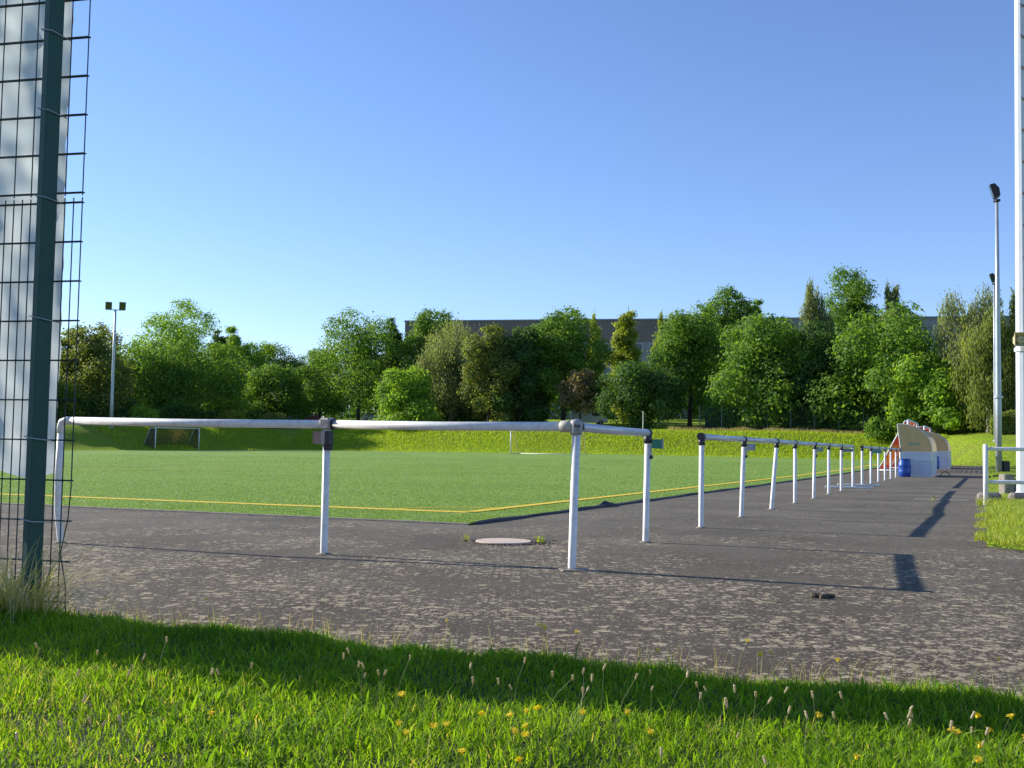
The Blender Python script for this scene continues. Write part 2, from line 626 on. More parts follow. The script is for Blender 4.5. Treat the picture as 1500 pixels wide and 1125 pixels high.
# ------------------------------------------------------------ building behind the trees
def building():
    x0, y0, x1, y1 = -21.6, 214.0, 92.0, 189.5
    L = math.hypot(x1 - x0, y1 - y0)
    ang = math.atan2(y1 - y0, x1 - x0)
    zb = 4.0
    H = 24.9 - zb
    t = thing('apartment_building', 'long flat roofed apartment block with brown top band behind the trees', 'building', (x0, y0, zb), ang)
    brown = paint('facade_brown', (.20, .165, .145), .85, (.15, .125, .11), .25, amount=.8)
    grey = paint('facade_grey', (.24, .25, .265), .85, (.19, .20, .215), .3, amount=.8)
    pale = paint('facade_pale', (.30, .29, .27), .85, (.22, .21, .2), .4, amount=.8)
    trim = paint('roof_trim', (.22, .23, .25), .5)
    split = 62.0
    MB().box((L / 2, 6, H / 2 - 2), (L, 12, H - 4.0 + 0)).obj('wall', pale, t)
    MB().box((split / 2 - .05, 5.95, H - 2.0), (split + .1, 12.3, 3.96)).obj('attic_band', brown, t)
    MB().box(((L + split) / 2 + .1, 5.95, H - 2.0), (L - split, 12.2, 3.96)).obj('attic_band', grey, t)
    rf = MB().box((L / 2, 6, H + .12), (L + .5, 12.7, .28)).obj('roof', trim, t)
    MB().tube([(44.5, 3, H + .25), (44.5, 3, H + 3.1)], .06, 6).obj('antenna', trim, rf)
    MB().box((30, 7, H + .9), (4, 3, 1.3)).obj('roof_vent', grey, rf)
    fm = MB()
    fm.box((0, 0, 0), (1.9, .16, 1.6), bev=.03)
    f0 = fm.obj('window', paint('win_frame', (.55, .55, .53), .5), t)
    p0 = MB().box((0, -.05, 0), (1.62, .09, 1.34)).obj('pane', glass, f0)
    first = True
    for r in range(4):
        for c in range(int(L / 3.2)):
            if first:
                f, pn = f0, p0
                first = False
            else:
                f = link(f0.copy()); f.parent = t
                pn = link(p0.copy()); pn.parent = f
            f.location = (1.9 + c * 3.2, -.03, H - 5.3 - r * 2.9)
            pn.location = (0, -.01, 0)

def glassmat():
    m, n, l, b = newmat('window_glass')
    b.inputs['Base Color'].default_value = (.03, .04, .05, 1)
    b.inputs['Roughness'].default_value = .08
    b.inputs['Specular IOR Level'].default_value = .7
    return m
glass = glassmat()
building()

# ------------------------------------------------------------ trees
LEAF = {
    'mid': leafmat('leaf_mid', (0.075, 0.157, 0.030), (0.204, 0.339, 0.061), 0.54, .55, None, .2),
    'light': leafmat('leaf_light', (0.128, 0.248, 0.035), (0.286, 0.436, 0.066), 0.57, .55, None, .2),
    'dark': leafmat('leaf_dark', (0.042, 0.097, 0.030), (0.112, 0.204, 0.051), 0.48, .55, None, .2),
    'olive': leafmat('leaf_olive', (0.112, 0.157, 0.042), (0.248, 0.294, 0.088), 0.54, .55, None, .2),
    'grey': leafmat('leaf_grey', (0.135, 0.180, 0.083), (0.286, 0.330, 0.165), 0.52, .55, None, .2),
    'yellow': leafmat('leaf_yellow', (0.180, 0.248, 0.033), (0.376, 0.421, 0.073), 0.57, .55, None, .2),
    'brown': leafmat('leaf_brown', (0.128, 0.109, 0.061), (0.286, 0.240, 0.135), 0.50, .55, None, .2),
}
BARK = paint('bark', (.075, .062, .048), .95, (.035, .03, .025), 5, amount=.9, bumpy=.6)
BIRCH = paint('birch_bark', (.42, .40, .37), .9, (.06, .055, .05), 4, amount=1.0, bumpy=.3)

def prof(kind, u):
    if kind == 'tall':
        return np.clip(np.sin(np.pi * np.clip(u * .93 + .07, 0, 1)) ** .7 * (1.05 - .45 * u), .06, 1)
    if kind == 'cone':
        return np.clip((1 - u) ** .8 + .04, .05, 1)
    if kind == 'weep':
        return np.clip(np.sin(np.pi * (u * .86 + .12)) ** .65, .1, 1)
    if kind == 'flat':
        return np.clip(np.sqrt(np.clip(1 - (u * 1.0 - .35) ** 4 * 4, 0, 1)) * (.75 + .25 * u), .15, 1)
    return np.clip(np.sqrt(np.clip(1 - ((u - .34) / .68) ** 2, 0, 1)) * (1.10 - .32 * u), .12, 1)

def crown_arrays(seed, h, R, kind, base, nleaf, size, dens=1.0):
    """limbs carry rounded lobes, lobes carry twig clusters, clusters carry leaves"""
    g = np.random.default_rng(seed)
    slim = kind in ('cone', 'tall')
    thin = h / R > 4.0
    nl = int(9 + R * 1.5) + (22 if slim else 0)
    L = []; lr = []
    ga = g.uniform(0, 6.28)
    for k in range(nl):
        u = (k + .5 + g.uniform(-.4, .4)) / nl
        u = u * .93 + .02
        th = ga + k * 2.4 + g.uniform(-.5, .5)
        pr = float(prof(kind, np.array(u)))
        if thin:
            pr *= max(.12, min(1, (1.02 - u) / .55)) ** .75
        rad_ = R * pr * g.uniform(.45, .78)
        if slim:
            rad_ = R * pr * g.uniform(.25, .85)
        r = R * g.uniform(.26, .48) * (.45 + .55 * pr) * (.62 if slim else 1)
        L.append((rad_ * math.cos(th), rad_ * math.sin(th), base + (h - base) * u)); lr.append(r)
    # core and leader
    for q in (.3, .5, .68):
        L.append((g.normal(0, .08 * R), g.normal(0, .08 * R), base + (h - base) * q)); lr.append(R * .5 * float(prof(kind, np.array(q))))
    for k in range(g.integers(1, 4)):              # leading shoots, thinner towards the tip
        ox, oy = g.normal(0, .22 * R, 2)
        zt = h - R * g.uniform(.0, .35)
        for j in range(6):
            f_ = j / 5
            L.append((ox * (1 - .6 * f_), oy * (1 - .6 * f_), zt - R * (.10 + (1.9 if thin else 1.1) * f_))); lr.append(R * (.07 + .26 * f_) * (.55 if (slim or thin) else 1))
    L = np.array(L); lr = np.array(lr)
    cnt = np.maximum(10, (lr ** 2 * 26 / max(.16, (.09 * R + .25) ** 2 * 1.3)).astype(int))
    li = np.repeat(np.arange(len(L)), cnt)
    nc = len(li)
    d = g.normal(size=(nc, 3))
    out = L[li].copy(); out[:, 2] = 0
    out /= (np.linalg.norm(out, axis=1, keepdims=True) + .3)
    d = d / np.linalg.norm(d, axis=1, keepdims=True) + out * .45 + np.array([0, 0, .28])
    d /= np.linalg.norm(d, axis=1, keepdims=True)
    q = g.uniform(.62, 1.06, nc)
    far = g.uniform(0, 1, nc) < .13
    q[far] = g.uniform(1.08, 1.24, far.sum())
    C = L[li] + d * (lr[li] * q)[:, None] * np.array([1, 1, .92 if kind != 'weep' else 1.2])
    cr = (.09 * R + .25) * g.uniform(.55, 1.25, nc)
    cr[far] *= .55
    wgt = cr ** 2
    idx = g.choice(nc, nleaf, p=wgt / wgt.sum())
    e = g.normal(size=(nleaf, 3))
    sc = np.array([1, 1, .62]) if kind != 'weep' else np.array([.55, .55, 1.9])
    P = C[idx] + e * (cr[idx] * .52)[:, None] * sc
    if kind == 'weep':
        P[:, 2] -= np.abs(g.normal(0, .35, nleaf))
    P[:, 2] *= h / np.percentile(P[:, 2], 99.93)
    P[:, 2] = np.where(P[:, 2] < .25, g.uniform(.15, 1.0, nleaf), P[:, 2])
    nrm = d[idx] * .75 + e * .25 + g.normal(size=(nleaf, 3)) * .48 + np.array([0, 0, .2])
    nrm /= np.linalg.norm(nrm, axis=1, keepdims=True)
    a = np.cross(nrm, g.normal(size=(nleaf, 3))); a /= np.linalg.norm(a, axis=1, keepdims=True)
    if kind == 'weep':
        a = a * .5 + np.array([0, 0, -1.0]); a /= np.linalg.norm(a, axis=1, keepdims=True)
    b_ = np.cross(nrm, a)
    Ls = size * g.uniform(.6, 1.35, nleaf)[:, None]
    Wd = Ls * g.uniform(.45, .75, nleaf)[:, None]
    if kind == 'weep':
        Wd = Wd * .6; Ls = Ls * 1.2
    V = np.empty((nleaf, 4, 3))
    V[:, 0] = P - a * Ls * .5
    V[:, 1] = P + b_ * Wd * .5 + nrm * Ls * .08
    V[:, 2] = P + a * Ls * .5 - nrm * Ls * .05
    V[:, 3] = P - b_ * Wd * .5 + nrm * Ls * .08
    F = np.arange(nleaf * 4).reshape(-1, 4)
    ltone = g.uniform(0, 1, len(L)); ctone = g.uniform(0, 1, nc)
    tone = np.clip(.40 * g.uniform(0, 1, nleaf) + .32 * ctone[idx] + .28 * ltone[li[idx]], 0, 1)
    return V.reshape(-1, 3), F, np.repeat(tone, 4), L

def tree(name, label, x, y, h, R, kind='round', leaf='mid', base=None, nleaf=None, size=.34, seed=0, cat='tree', group=None, birch=False, stems=1):
    z = tz(x, y)
    base = h * .2 if base is None else base
    t = thing(name, label, cat, (x, y, z - .05), 0, group)
    if nleaf is None:
        nleaf = int(np.clip(2500 * R * (h - base) / 4.0, 6000, 30000))
    V, F, tone, C = crown_arrays(seed, h, R, kind, base, nleaf, size)
    g = random.Random(seed)
    m = MB()
    for k in range(stems):
        off = (g.uniform(-.5, .5), g.uniform(-.5, .5)) if stems > 1 else (0, 0)
        r0 = max(.06, h * .018) / math.sqrt(stems)
        bend = (g.uniform(-.3, .3), g.uniform(-.3, .3))
        pts = [(off[0] + bend[0] * (q ** 1.5) * R * .5, off[1] + bend[1] * (q ** 1.5) * R * .5, h * .86 * q) for q in (0, .04, .2, .4, .65, 1)]
        m.tube(pts, [r0 * 1.5, r0 * 1.1, r0 * .92, r0 * .7, r0 * .42, r0 * .1], 7)
        for j in range(5 if stems > 1 else 9):
            c = C[g.randrange(len(C))]
            q = min(.75, max(.12, (c[2] - R * .6) / h * .85))
            i0 = (off[0] + bend[0] * (q ** 1.5) * R * .5, off[1] + bend[1] * (q ** 1.5) * R * .5, h * .86 * q)
            mid = [(i0[i] + c[i]) / 2 for i in range(3)]
            mid[2] += .06 * R
            m.tube([i0, mid, tuple(c)], [r0 * .38, r0 * .25, r0 * .07], 5)
    m.obj('trunk', BIRCH if birch else BARK, t, smooth=True)
    fast('crown', V, F, LEAF[leaf], t, tone)
    return t

TREES = [
 # x, y, height, radius, shape, leaf, label
 (-54.6, 117.1, 10.6, 3.9, 'round', 'mid', 'mid green tree mostly hidden behind the white sheet on the fence'),
 (-53.2, 127.6, 10.7, 2.8, 'round', 'olive', 'slim olive tree seen through the wire mesh just right of the green fence post'),
 (-48.9, 125.1, 11.3, 3.8, 'round', 'olive', 'airy brownish olive tree just left of the left floodlight mast'),
 (-51.7, 162.9, 18.3, 5.8, 'round', 'light', 'tallest tree of the left group, broad light green dome above its neighbours'),
 (-47.1, 136.3, 10.4, 4.9, 'round', 'mid', 'dark bushy tree just right of the left floodlight mast'),
 (-41.6, 141.3, 11.2, 5.6, 'round', 'mid', 'wide round green tree directly above and right of the small left goal'),
 (-45.4, 172.3, 15.4, 2.6, 'round', 'light', 'narrow pointed light green tree right of the tall left dome'),
 (-39.4, 161.0, 12.6, 3.8, 'round', 'light', 'pale green tree with loose pointed top, left of the flat topped dark tree'),
 (-49.4, 178.0, 15.2, 2.5, 'round', 'dark', 'small dark treetop peeping out between the tall left dome and the pointed tree'),
 (-35.6, 176.0, 12.9, 5.6, 'flat', 'dark', 'flat topped dark tree in the dip of the treeline left of the big oval tree'),
 (-33.3, 150.2, 8.8, 4.0, 'round', 'mid', 'low mid green tree below the flat topped dark tree'),
 (-29.8, 165.7, 11.3, 3.5, 'round', 'mid', 'shaded green tree tucked against the left flank of the big oval tree'),
 (-21.7, 151.2, 16.7, 5.9, 'round', 'mid', 'big oval tree standing alone against the sky left of the apartment block'),
 (-17.9, 158.4, 15.8, 2.5, 'round', 'dark', 'very dark tree behind the right flank of the big oval tree'),
 (-13.4, 135.4, 8.0, 3.6, 'round', 'light', 'short bright green tree in front of the left end of the apartment block'),
 (-11.3, 150.9, 16.4, 4.6, 'round', 'mid', 'yellowish green tree rising over the left corner of the apartment block roof'),
 (-8.2, 143.1, 14.8, 4.7, 'weep', 'grey', 'grey green willow like tree in front of the left part of the apartment block'),
 (-2.9, 136.2, 13.3, 3.6, 'round', 'olive', 'olive brown narrow tree right of the grey green willow like tree'),
 (1.1, 136.6, 13.0, 3.6, 'round', 'dark', 'dark green tree directly above the far white goal'),
 (6.7, 138.5, 15.6, 4.9, 'round', 'mid', 'large dark green tree that overtops the roof just left of the white van'),
 (8.4, 130.1, 7.2, 2.4, 'round', 'brown', 'low reddish brown shrub like tree right above the white van'),
 (12.2, 157.9, 15.8, 1.7, 'weep', 'yellow', 'thin pale birch like tree in front of the roof, leftmost of three thin yellowish trees'),
 (15.4, 145.6, 15.4, 3.1, 'round', 'yellow', 'pointed yellow green tree in front of the middle of the apartment block'),
 (21.7, 155.9, 15.9, 1.5, 'weep', 'yellow', 'thin yellowish treetop beside the roof antenna'),
 (15.1, 126.0, 8.2, 4.5, 'round', 'dark', 'low round dark tree above the gap between the railings'),
 (22.0, 131.7, 15.2, 4.7, 'round', 'mid', 'large dark green tree right of the roof antenna'),
 (28.4, 139.8, 17.9, 4.1, 'round', 'mid', 'tall spire topped green tree rising high above the roof right of the antenna'),
 (33.0, 144.3, 16.6, 2.8, 'round', 'mid', 'small treetop just over the roof between the spire topped tree and the grey birch'),
 (29.1, 121.9, 13.2, 5.3, 'round', 'mid', 'broad chestnut like tree with drooping clumps above the left end of the wire fence'),
 (37.3, 131.5, 18.0, 3.1, 'weep', 'grey', 'pale grey green birch left of the tallest treetop'),
 (43.4, 135.3, 19.9, 4.3, 'round', 'mid', 'tallest tree of all, upright forked top against the sky'),
 (35.7, 120.1, 12.3, 4.2, 'round', 'dark', 'dark tree above the middle of the wire fence'),
 (47.3, 131.4, 17.6, 2.8, 'weep', 'grey', 'thin feathery treetop right of the tallest tree'),
 (39.9, 112.8, 13.7, 5.8, 'round', 'mid', 'huge leafy chestnut like tree directly left above the dugouts'),
 (42.1, 105.2, 8.2, 3.6, 'round', 'light', 'lower tree with large bright leaves right above the red nets'),
 (45.8, 105.8, 14.2, 3.6, 'weep', 'grey', 'grey green weeping birch left of the tall floodlight pole'),
 (44.7, 99.8, 11.7, 3.0, 'weep', 'olive', 'olive weeping tree directly behind the two floodlight poles'),
 (49.9, 103.9, 13.5, 2.9, 'weep', 'olive', 'olive tree between the floodlight poles and the right edge of the picture'),
 (53.5, 98.9, 12.0, 3.8, 'round', 'mid', 'green tree behind the thick mast at the right edge'),
]
for i, (x, y, h, R, kd, lf, lab) in enumerate(TREES):
    low = {'weep': .03, 'tall': .05, 'cone': .04}.get(kd, .05)
    low = {10: .18, 11: .2, 12: .15, 13: .2, 15: .16, 16: .12, 19: .24, 20: .34, 24: .26, 25: .2}.get(i, low)
    big = i in (28, 33, 34)
    tree('birch_tree' if kd == 'weep' else 'broadleaf_tree', lab, x, y, h, R * (1.14 if kd == 'weep' else 1.14 if 15 <= i <= 27 else 1.26), kd, lf, base=h * low, size=.40 if big else .31, seed=100 + i,
         group='trees beyond the pitch', birch=(kd == 'weep'))

# distant wood that closes the view between the trunks
def distant_wood():
    g = np.random.default_rng(77)
    n = 52000
    q = g.uniform(0, 1, n)
    t_ = -70 + 290 * q
    s_ = 168 + g.normal(0, 4, n) + 10 * np.sin(t_ * .06)
    x, y = xy(s_, t_)
    top = 9.0 + 2.2 * np.sin(t_ * .21) + 1.6 * np.sin(t_ * .47 + 1) + 1.0 * np.sin(t_ * 1.1)
    z = ter(x, y) + g.uniform(0, 1, n) ** .9 * top
    P = np.stack([x, y, z], 1)
    nr = g.normal(size=(n, 3)); nr[:, 1] -= .8; nr /= np.linalg.norm(nr, axis=1, keepdims=True)
    u = np.cross(nr, g.normal(size=(n, 3))); u /= np.linalg.norm(u, axis=1, keepdims=True)
    v = np.cross(nr, u)
    sz = .75 * g.uniform(.6, 1.4, n)[:, None]
    V = np.stack([P - u * sz * .5, P + v * sz * .33, P + u * sz * .5, P - v * sz * .33], 1).reshape(-1, 3)
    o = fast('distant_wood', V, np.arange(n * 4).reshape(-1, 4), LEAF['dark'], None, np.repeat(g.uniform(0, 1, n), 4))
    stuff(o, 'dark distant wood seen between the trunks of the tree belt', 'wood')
distant_wood()

# shrubs along the top of the bank
SHRUBS = [(-42.0, 121.5, 2.6, 1.7, 'light', 'bright green young shrub behind the small left goal'),
          (-49.5, 118.5, 4.2, 1.6, 'yellow', 'small yellow green shrub left of the left floodlight mast'),
          (-36.5, 139.0, 2.4, 3.0, 'yellow', 'low yellowish shrub clump under the pale trees left of the brown clamp'),
          (-32.0, 142.0, 2.2, 2.6, 'olive', 'low olive shrub clump just left of the street lamp'),
          (37.0, 106.9, 2.4, 1.6, 'mid', 'small green shrub at the wire fence left of the dugouts')]
for i, (x, y, h, R, lf, lab) in enumerate(SHRUBS):
    tree('shrub', lab, x, y, h, R, 'round', lf, base=.15, nleaf=2600, size=.26, seed=300 + i, cat='shrub', group='shrubs on the bank', stems=3)

# dark hedges under the trees
def hedge(label, x0, y0, x1, y1, h, w, seed, leaf='dark', n=9000):
    g = np.random.default_rng(seed)
    L = math.hypot(x1 - x0, y1 - y0)
    cx, cy = (x0 + x1) / 2, (y0 + y1) / 2
    a = math.atan2(y1 - y0, x1 - x0)
    t = thing('hedge', label, 'hedge', (cx, cy, tz(cx, cy) - .1), a)
    q = g.uniform(-1, 1, (n, 3))
    P = np.stack([q[:, 0] * L / 2, q[:, 1] * w / 2, (q[:, 2] * .5 + .5) * h * (.85 + .15 * np.sin(q[:, 0] * 9 + 2 * q[:, 0] * q[:, 0]))], 1)
    nr = g.normal(size=(n, 3)); nr /= np.linalg.norm(nr, axis=1, keepdims=True)
    u = np.cross(nr, g.normal(size=(n, 3))); u /= np.linalg.norm(u, axis=1, keepdims=True)
    v = np.cross(nr, u)
    sz = .3 * g.uniform(.6, 1.3, n)[:, None]
    V = np.stack([P - u * sz * .5, P + v * sz * .33, P + u * sz * .5, P - v * sz * .33], 1).reshape(-1, 3)
    fast('foliage', V, np.arange(n * 4).reshape(-1, 4), LEAF[leaf], t, np.repeat(g.uniform(0, 1, n), 4))
    m = MB()
    for k in range(int(L / 1.5)):
        xx = -L / 2 + .7 + k * 1.5
        m.tube([(xx, 0, -.2), (xx + .1, .05, h * .5), (xx - .1, -.05, h * .85)], [.05, .035, .012], 5)
    m.obj('stem', BARK, t)
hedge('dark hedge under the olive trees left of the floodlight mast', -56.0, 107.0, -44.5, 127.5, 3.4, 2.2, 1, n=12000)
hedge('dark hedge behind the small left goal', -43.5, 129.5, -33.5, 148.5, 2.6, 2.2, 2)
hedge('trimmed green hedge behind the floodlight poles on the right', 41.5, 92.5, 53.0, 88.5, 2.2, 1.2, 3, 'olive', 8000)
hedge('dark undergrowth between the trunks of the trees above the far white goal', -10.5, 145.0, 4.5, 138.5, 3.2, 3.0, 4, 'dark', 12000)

# ------------------------------------------------------------ things on the street behind
def car(name, label, cat, x, y, rz, body, van=False):
    z = tz(x, y)
    t = thing(name, label, cat, (x, y, z), rz, 'vehicles parked behind the trees')
    bm = paint('car_' + '_'.join('%02d' % int(c * 99) for c in body), body, .3, amount=.2)
    dark = paint('car_dark', (.02, .022, .025), .5)
    L, Wd = (4.9, 1.9) if van else (4.2, 1.75)
    if van:
        low = [(-L / 2, .35), (-L / 2, 1.0), (-L / 2 + .05, 1.88), (-L / 2 + .25, 1.95), (.75, 1.95), (1.0, 1.88), (1.62, 1.15), (2.3, 1.0), (2.43, .8), (2.45, .35)]
    else:
        low = [(-L / 2, .35), (-L / 2 - .02, .75), (-L / 2 + .08, .95), (-1.6, 1.36), (-1.3, 1.46), (-.2, 1.48), (.15, 1.42), (.95, .98), (1.85, .82), (2.05, .68), (2.1, .35)]
    m = MB()
    n = len(low)
    rows = []
    for yy, k in ((-Wd / 2, 0), (-Wd / 2 + .12, 1), (Wd / 2 - .12, 1), (Wd / 2, 0)):
        rows.append([(u, yy + (.10 if (zz > 1.0 and k == 0 and yy < 0) else -.10 if (zz > 1.0 and k == 0) else 0), zz - (.05 if k == 0 else 0)) for u, zz in low])
    vs = [p for r_ in rows for p in r_]
    fs = [tuple(range(n)), tuple(range(4 * n - 1, 3 * n - 1, -1))]
    for r_ in range(3):
        for i in range(n):
            j = (i + 1) % n
            fs.append((r_ * n + i, r_ * n + n + i, r_ * n + n + j, r_ * n + j))
    m.add(vs, fs)
    m.obj('body', bm, t)
    for sgn in (-1, 1):
        yy = sgn * (Wd / 2 - .075)
        if van:
            MB().prism([(.35, 1.2), (.35, 1.72), (.95, 1.72), (1.4, 1.2)], yy - .03, yy + .03).obj('side_window', glass, t)
        else:
            MB().prism([(-1.45, 1.03), (-1.2, 1.36), (-.55, 1.38), (-.55, 1.03)], yy - .03, yy + .03).obj('side_window', glass, t)
            MB().prism([(-.48, 1.03), (-.48, 1.38), (.05, 1.35), (.65, 1.03)], yy - .03, yy + .03).obj('side_window', glass, t)
    if not van:
        MB().add([(.24, -.62, 1.39), (.24, .62, 1.39), (.9, .68, 1.03), (.9, -.68, 1.03)], [(0, 1, 2, 3)]).obj('windscreen', glass, t)
    for sx in (-1, 1):
        for sy in (-1, 1):
            wm = MB()
            wm.tube([(sx * L * .31, sy * (Wd / 2 - .19), .32), (sx * L * .31, sy * (Wd / 2 + .01), .32)], .32, 16)
            w = wm.obj('wheel', dark, t)
            MB().tube([(sx * L * .31, sy * (Wd / 2 + .0), .32), (sx * L * .31, sy * (Wd / 2 + .02), .32)], .19, 12).obj('rim', paint('rim_metal', (.4, .41, .42), .35, metal=.7), w)
    lampm = paint('headlamp', (.75, .75, .72), .2)
    for sy in (-1, 1):
        MB().box((L / 2 - .05, sy * .62, .72 if not van else .82), (.1, .3, .13), bev=.02).obj('headlight', lampm, t)
        MB().box((-L / 2 + .02, sy * .72, .82), (.08, .16, .3), bev=.02).obj('tail_light', paint('tail_red', (.4, .02, .02), .3), t)
car('parked_van', 'white van parked behind the trees above the corner of the railing', 'van', 10.35, 143.0, rad(4), (.80, .80, .80), True)
car('parked_car', 'pale blue parked car glimpsed behind the trees beside the street lamp', 'car', -33.5, 164.0, rad(10), (.35, .50, .72))
car('parked_car', 'dark red parked car glimpsed just left above the brown clamp', 'car', -30.4, 163.0, rad(10), (.16, .02, .02))
car('parked_car', 'white parked car glimpsed under the big oval tree', 'car', -20.6, 161.5, rad(8), (.78, .78, .78))
car('parked_car', 'silver parked car left of the grey green willow like tree trunk', 'car', -13.5, 157.5, rad(6), (.45, .47, .5))
car('parked_car', 'black parked car below the grey green willow like tree', 'car', -8.3, 155.5, rad(6), (.02, .02, .022))
# street lamp, marker post, container
GALV = paint('galvanised', (.42, .46, .50), .42, (.30, .33, .36), 3, metal=.35, amount=.6)
x, y = -31.6, 155.0
t = thing('street_lamp', 'slim pale street lamp with small head under the dark trees', 'street lamp', (x, y, tz(x, y)))
MB().tube([(0, 0, -.1), (0, 0, 3.6)], [.06, .045], 8).obj('pole', GALV, t)
MB().lathe([(.06, 3.55), (.22, 3.75), (.26, 4.0), (.12, 4.15), (.02, 4.2)], n=12).obj('lamp_head', paint('lamp_head', (.5, .55, .55), .3), t)
x, y = 15.0, 121.5
t = thing('marker_post', 'thin white post on the grass above the gap in the railing', 'post', (x, y, tz(x, y)))
MB().tube([(0, 0, -.1), (0, 0, 2.1)], .055, 8).obj('pole', paint('white_post', (.72, .72, .70), .6), t)
MB().lathe([(.07, 2.1), (.075, 2.13), (.05, 2.17), (.01, 2.18)], n=10).obj('cap', paint('white_post', (.72, .72, .70), .6), t)
x, y = 25.2, 127.5
t = thing('storage_container', 'dark corrugated storage container under the trees behind the wire fence', 'container', (x, y, tz(x, y)), rad(-10))
dk = paint('container_dark', (.020, .022, .027), .6)
MB().box((0, 0, 1.3), (4.0, 2.2, 2.5), bev=.04).obj('shell', dk, t)
for k in range(12):
    MB().box((-1.83 + k * .333, -1.12, 1.3), (.16, .07, 2.3), bev=.015).obj('rib', dk, t)
MB().box((0, 0, 2.59), (4.06, 2.26, .07)).obj('roof', dk, t)

# green wire fence on the bank
FGREEN = paint('fence_green', (.020, .060, .045), .5, (.012, .035, .028), 4, amount=.6)
FPALE = paint('fence_post_far', (.10, .16, .14), .5)
def far_fence():
    s_ = 107.0
    x0, y0 = xy(s_, 24.0)
    t = thing('wire_fence', 'tall green wire mesh fence with slim posts on the bank under the trees', 'fence', (x0, y0, tz(x0, y0)), 0)
    hh = 2.75
    npan = 13
    pts = [xy(s_ + .0, 24.0 - 2.52 * k) for k in range(npan + 1)]
    for k, (x, y) in enumerate(pts):
        z = tz(x, y)
        MB().box((x - x0, y - y0, z - tz(x0, y0) + hh / 2 - .2), (.08, .08, hh + .4)).obj('post', FPALE, t)
    for k in range(npan):
        (xa, ya), (xb, yb) = pts[k], pts[k + 1]
        za, zb_ = tz(xa, ya) - tz(x0, y0), tz(xb, yb) - tz(x0, y0)
        m = MB()
        for j in range(15):
            q = .06 + j * .19
            m.tube([(xa - x0, ya - y0, za + q), (xb - x0, yb - y0, zb_ + q)], .011, 4, False)
        for j in range(24):
            f_ = (j + .5) / 24
            x, y = xa + (xb - xa) * f_ - x0, ya + (yb - ya) * f_ - y0
            z = za + (zb_ - za) * f_
            m.tube([(x, y, z + .04), (x, y, z + hh)], .006, 3, False)
        m.obj('mesh_panel', FGREEN, t)
far_fence()

# ------------------------------------------------------------ grass: blades
BL_GREEN = leafmat('blade_green', (.085, .190, .010), (.310, .480, .024), .55, .6, (.46, .40, .14), .15)
BL_STRAW = leafmat('blade_straw', (.22, .19, .08), (.48, .42, .22), .4, .6)
BL_VERGE = leafmat('blade_verge', (.20, .28, .02), (.40, .46, .06), .48, .5, (.42, .38, .15))

def blades(name, P, h, w, lean, seed, mat, curl=1.0, tone=None):
    g = np.random.default_rng(seed)
    n = len(P)
    a = g.uniform(0, 2 * np.pi, n)
    dirv = np.stack([np.cos(a), np.sin(a), np.zeros(n)], 1)
    fa = a + np.pi / 2 + g.normal(0, .5, n)
    side = np.stack([np.cos(fa), np.sin(fa), np.zeros(n)], 1)
    bend = g.uniform(.15, 1.0, n) * lean
    V = np.empty((n, 7, 3))
    for i, (q, wq) in enumerate(((0, 1.0), (.42, .85), (.77, .55))):
        c = P + dirv * (h * bend * q ** 1.9)[:, None]
        c[:, 2] += h * (q - .25 * curl * bend * q ** 2.5)
        s_ = side * (w * wq * .5)[:, None]
        V[:, 2 * i] = c - s_
        V[:, 2 * i + 1] = c + s_
    c = P + dirv * (h * bend)[:, None]
    c[:, 2] += h * (1 - .25 * curl * bend)
    V[:, 6] = c
    base = (np.arange(n) * 7)[:, None]
    T = np.array([[0, 1, 3], [0, 3, 2], [2, 3, 5], [2, 5, 4], [4, 5, 6]])
    F = (base[:, :, None] + T[None]).reshape(-1, 3)
    if tone is None:
        tone = g.uniform(0, 1, n)
    return fast(name, V.reshape(-1, 3), F, mat, None, np.repeat(tone, 7))

def vnoise(x, y, seed, sc):
    """cheap smooth value noise"""
    g = np.random.default_rng(seed)
    r = np.zeros_like(x)
    for k in range(6):
        a = g.uniform(0, 6.28); fq = sc * g.uniform(.6, 1.8); p_ = g.uniform(0, 6.28)
        r += np.sin((x * np.cos(a) + y * np.sin(a)) * fq + p_)
    return r / 6

EX = np.array([-9, -3.4, -2.2, -1.47, -.92, -.43, .02, .43, .82, 1.18, 1.54, 1.86, 3.2, 8])
EY = np.array([6.6, 5.75, 5.42, 5.22, 4.93, 4.70, 4.56, 4.37, 4.22, 4.08, 4.00, 3.93, 3.60, 2.4])
def edge_y(x):
    return np.interp(x, EX, EY) + .055 * np.sin(x * 5.1 + .4) + .04 * np.sin(x * 13.0) + .03 * np.sin(x * 31 + 2)
def verge_z(x, y):
    d = edge_y(x) - y
    return hz(x, y) + .004 + .075 * ss(d / .55) + .018 * vnoise(x, y, 5, 4.5) * ss(d / .4)
vx = np.linspace(-9, 8, 240)
vu = np.concatenate([[0], np.linspace(0, 1, 70)[1:] ** 1.4])
VX, VU = np.meshgrid(vx, vu, indexing='ij')
VY = edge_y(VX) - VU * (edge_y(VX) + 6)
V, F = grid_mesh(VX, VY, verge_z(VX, VY))
structure(fast('grass_verge', V, F[:, ::-1], SOIL, smooth=True))

